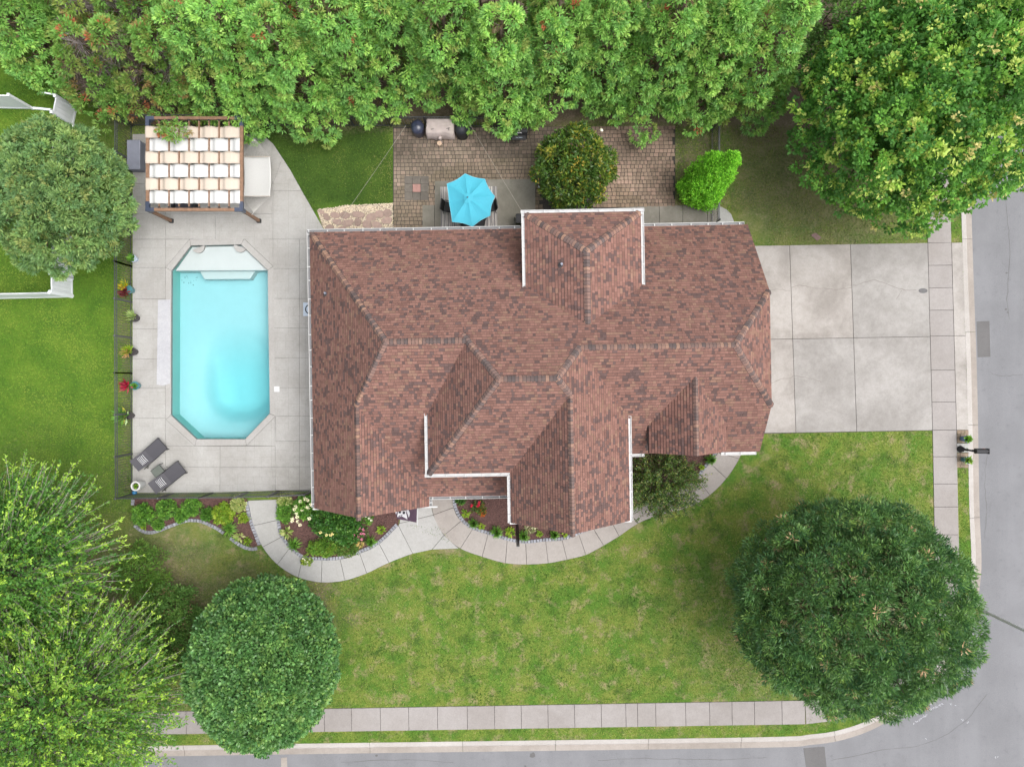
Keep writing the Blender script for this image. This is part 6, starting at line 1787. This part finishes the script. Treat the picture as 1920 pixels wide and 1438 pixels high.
hosta(538, 999, 14, 'cream variegated hosta on the inner curve of the first walkway', VAR, wide=.38, n=46)
daylily(554, 1020, 15, 'grassy daylily clump on the inner curve of the first walkway')
shrub(575, 1051, 9, 'trailing white flowered plant hanging over the walkway', YEL, h=.25, n=40, flowers=((.70, .68, .56), [(571, 1050), (577, 1053), (580, 1049), (573, 1054), (568, 1047)], .04))
shrub(677, 1000, 15, 'pink rose bush in the mulch right of the dark shrubs', [(2, (.06, .12, .03)), (1, (.10, .10, .05))], h=.6, n=60, name='rose_bush',
      flowers=((.62, .20, .36), [(677, 1000), (682, 1001), (674, 990), (681, 993), (678, 1011), (672, 1006), (662, 1008), (664, 1003)], .055))
hosta(715, 993, 11, 'yellow-green hosta alone in mulch near the flag', YEL)
daylily(697, 1014, 12, 'daylily clump by the edging below the rose bush')
shrub(686, 972, 13, 'low plant with white blooms just below the gable peak', GRN, h=.4, n=40, flowers=((.74, .73, .68), [(675, 974), (692, 972), (686, 968), (696, 975)], .05))
hosta(676, 1020, 8, 'pale orange tinged hosta by the lower edging', [(1, (.50, .38, .16)), (1, (.24, .24, .08))])
# bed between porch and front gable
shrub(897, 951, 13, 'red flowering plant alone in the mulch beside the porch', [(2, (.07, .13, .03)), (1, (.12, .12, .04))], h=.4, n=40, flowers=((.55, .02, .07), [(897, 944), (899, 941), (884, 949), (895, 949), (898, 947), (885, 947)], .055))
shrub(904, 958, 9, 'orange leaved small plant below the red flowers', [(1, (.45, .10, .03)), (2, (.10, .14, .03))], h=.3, n=26)
shrub(864, 938, 8, 'small dark green plant at the top of the second walkway', DGR, h=.3, n=30)
hosta(873, 963, 10, 'yellow hosta on the curve of the second walkway, nearest the porch', YEL)
daylily(888, 980, 11, 'daylily between the two yellow hostas near the porch'); hosta(903, 986, 8, 'small yellow hosta right of the first daylily', YEL)
daylily(931, 996, 13, 'daylily in the middle of the curved bed left of the black post'); hosta(957, 998, 12, 'large yellow hosta directly left of the black post', YEL, n=44)
daylily(981, 1003, 12, 'daylily directly right of the black post'); hosta(1011, 1000, 8, 'small yellow hosta alone below the front gable', YEL)
daylily(1039, 1001, 10, 'daylily below the front gable near its peak'); hosta(1058, 1000, 9, 'yellow hosta next to the gable peak', YEL)
shrub(995, 989, 9, 'pale flowering low plant close under the front gable', [(2, (.18, .22, .08)), (1, (.3, .3, .2))], h=.25, n=30, flowers=((.68, .64, .52), [(990, 987), (998, 990), (1003, 991), (1008, 989)], .04))
# bed and crape myrtle by the garage
daylily(1331, 861, 12, 'bright daylily at the garage corner of the walkway'); hosta(1315, 876, 7, 'small yellow hosta alone in the garage bed', YEL)
shrub(1296, 893, 10, 'small bright green shrub at the walkway below the garage bed', h=.4)
def myrtle():
    b = P(1222, 900); root = thing('crape_myrtle', 'wide loose shrub with reddish tips filling the corner between front gable and garage', 'shrub', (b.x, b.y, 0))
    pal = [(4, (.038, .080, .020)), (3, (.060, .110, .024)), (1.5, (.11, .155, .030)), (.8, (.10, .065, .04)), (.5, (.22, .24, .06))]
    k = 420; c = np.array([*P2(1240, 903, 1.9), 1.35]); rad = np.array([1.92, 1.72, 1.25])
    d = unit(N3(k*3)); d = d[d[:, 2] > -.3][:k]; k = len(d)
    s = c+d*rad*rng.uniform(.25, .88, (k, 1)); dirs = unit(d+N3(k)*.4+np.array([0, 0, .1])); Ls = rng.uniform(.4, .95, k)
    nl = 62; idx = np.repeat(np.arange(k), nl); t = rng.uniform(.0, 1, (len(idx), 1))
    pos = s[idx]+dirs[idx]*Ls[idx][:, None]*t+N3(len(idx))*.045
    F = Foliage(); F.add(pos, unit(N3(len(idx))+dirs[idx]*.6), unit(N3(len(idx))*.7+np.array([0, 0, .6])), .085*rng.uniform(.7, 1.3, len(idx)), .042*rng.uniform(.7, 1.3, len(idx)), pick(pal, len(idx))*rng.uniform(.8, 1.2, (len(idx), 1)))
    # keep it clear of the house walls and roof edge
    x, y = pos[:, 0], pos[:, 1]; u = x*math.cos(TH)+y*math.sin(TH); v = -x*math.sin(TH)+y*math.cos(TH)
    ok = ~(((u < 5.12) & (v > -5.95)) | (v > -3.32)) | (pos[:, 2] < 2.4) & (u > 4.6) & (v < -2.9)
    F.p[0] = F.p[0][ok]; F.c[0] = F.c[0][ok]
    F.build('foliage', M['leaf_glossy'], root)
    V = []
    for i in range(k):
        e = s[i]+dirs[i]*Ls[i]; q = unit(np.cross(dirs[i], np.array([.3, .2, .9])))*.007; q2 = unit(np.cross(dirs[i], q))*.007
        for w_ in (q, q2): V += [s[i]-w_, s[i]+w_, e+w_*.4, e-w_*.4]
    link('twigs', fast_mesh('twigs', np.array(V)-np.array(root.location), 4, M['twig']), root)
    branches(root, (b.x, b.y, 0), [tuple(x) for x in s[::6]], .05, M['twig'], 'stems')
myrtle()

# potted plants along the pool fence and by the mailbox
def potted(px, py, pr, ph, potm, label, build, cat='potted plant', group=None):
    c = P(px, py); root = thing('potted_plant', label, cat, (c.x, c.y, 0), group)
    MB().lathe((c.x, c.y, .03), [(pr*.72, 0), (pr*.95, ph*.8), (pr*1.06, ph*.86), (pr*1.06, ph), (pr*.9, ph), (pr*.86, ph-.05)], 18).build('pot', M[potm], root, smooth=False)
    MB().lathe((c.x, c.y, ph-.04), [(0, 0), (pr*.88, .005), (0, .01)], 14).build('soil', M['soil'], root)
    F = Foliage(); build(F, np.array([c.x, c.y, ph])); F.build('foliage', M['leaf'], root)
    return root
def blades(n, L, W, pal, el0=.4, el1=1.4, off=(0, 0, 0), dirb=None):
    def f(F, c):
        a = rng.uniform(0, 2*PI, n); el = rng.uniform(el0, el1, n)
        ax = np.stack([np.cos(a)*np.cos(el), np.sin(a)*np.cos(el), np.sin(el)], -1)
        if dirb is not None: ax = unit(ax+np.array(dirb))
        F.add(c+np.array(off)+ax*rng.uniform(0, .35, (n, 1))*L, ax, unit(np.array([0, 0, 1.0])+N3(n)*.5), L*rng.uniform(.55, 1.05, n), W*rng.uniform(.7, 1.2, n), pick(pal, n)*rng.uniform(.8, 1.2, (n, 1)), -.08)
    return f
def both(*fs):
    def f(F, c):
        for g_ in fs: g_(F, c)
    return f
potted(256, 487, .17, .32, 'mat_grey', 'grey pot with a leafy green plant leaning over the fence, topmost of the pots', blades(46, .30, .11, GRN, .2, 1.2, (0, 0, 0), (-.5, .1, .2)))
potted(249, 545, .19, .42, 'pot_teal', 'croton with yellow and dark red leaves in a teal pot by the fence', both(blades(40, .36, .13, [(3, (.52, .42, .02)), (1, (.22, .30, .04))], .3, 1.2, (-.05, .12, .15), (-.2, .3, .2)), blades(60, .34, .11, [(3, (.12, .018, .022)), (1, (.20, .03, .03))], .2, 1.2, (-.08, -.14, .12), (-.2, -.3, .1))))
potted(258, 597, .20, .30, 'pot_black', 'pale succulent stems rising from a black pot by the fence', blades(60, .46, .06, [(2, (.26, .33, .13)), (1, (.17, .25, .10))], .4, 1.4, (0, .03, 0), (-.25, .35, .2)))
potted(255, 660, .20, .40, 'pot_black', 'yellow-green bushy plant in a dark pot by the fence', both(blades(120, .38, .09, [(3, (.24, .31, .03)), (2, (.15, .25, .03))], .1, 1.3, (-.1, 0, .1), (-.25, 0, .1)), blades(50, .40, .03, [(1, (.45, .24, .14))], .3, 1.3, (-.1, -.05, .15), (-.3, -.1, 0))))
potted(260, 723, .20, .36, 'pot_teal', 'crimson cordyline beside green leaves in a teal pot by the fence', both(blades(60, .42, .08, [(3, (.25, .012, .035)), (1, (.38, .05, .09))], .1, 1.1, (-.22, 0, .18), (-.5, 0, .1)), blades(40, .22, .09, GRN, .4, 1.3)))
potted(249, 779, .18, .35, 'pot_black', 'broad leaved canna with some yellow leaves, lowest of the fence pots', both(blades(44, .50, .13, GRN, .2, 1.2, (-.15, 0, .2), (-.35, .1, .1)), blades(10, .42, .14, [(1, (.48, .44, .06)), (1, (.40, .52, .30))], .1, .9, (-.05, -.05, .15))))
c = P(270, 907)
root = thing('white_planter', 'tall white round planter with a green plant beside the loungers', 'planter', (c.x, c.y, 0))
t0 = P(261, 910.5, .78)
vs, fs = [], []
prof = [(.14, 0.03), (.19, .40), (.235, .80), (.235, .83), (.165, .83), (.155, .76)]; n = 26
for i, (r, z) in enumerate(prof):
    for j in range(n): vs.append((c.x+r*math.cos(2*PI*j/n), c.y+r*math.sin(2*PI*j/n), z))
fs = [(i*n+j, i*n+(j+1) % n, (i+1)*n+(j+1) % n, (i+1)*n+j) for i in range(len(prof)-1) for j in range(n)]
MB().add(vs, fs).build('pot', M['pot_white'], root, smooth=False)
MB().lathe((c.x, c.y, .76), [(0, 0), (.16, .0), (0, .01)], 16).build('soil', M['soil'], root)
F = Foliage(); blades(60, .13, .07, [(3, (.16, .29, .03)), (1, (.10, .22, .03))], .2, 1.4)(F, np.array([c.x, c.y, .78])); F.build('foliage', M['leaf'], root)
c = P(252.3, 923.5, .15)
me = bpy.data.meshes.new('gazing_ball'); bm = bmesh.new(); bmesh.ops.create_uvsphere(bm, u_segments=24, v_segments=14, radius=.115); bm.to_mesh(me); bm.free()
me.materials.append(M['ball_blue']); me.polygons.foreach_set('use_smooth', [True]*len(me.polygons))
o = link('gazing_ball', me, None, (c.x, c.y, .145)); tag(o, 'shiny blue ball on the deck corner next to the white planter', 'ball')
potted(1803.5, 822, .17, .42, 'pot_blue', 'blue pot with a bushy green plant, above the mailbox', blades(90, .24, .08, [(3, (.13, .26, .03)), (2, (.09, .20, .03))], .2, 1.3))
potted(1805, 861, .17, .42, 'pot_teal', 'teal pot with a bushy light green plant, below the mailbox', blades(90, .24, .08, [(3, (.17, .29, .04)), (2, (.11, .22, .03)), (1, (.30, .36, .12))], .2, 1.3))
print('objects', len(bpy.data.objects), 'tris', sum(len(o.data.polygons)*2 for o in bpy.data.objects if o.type == 'MESH'))
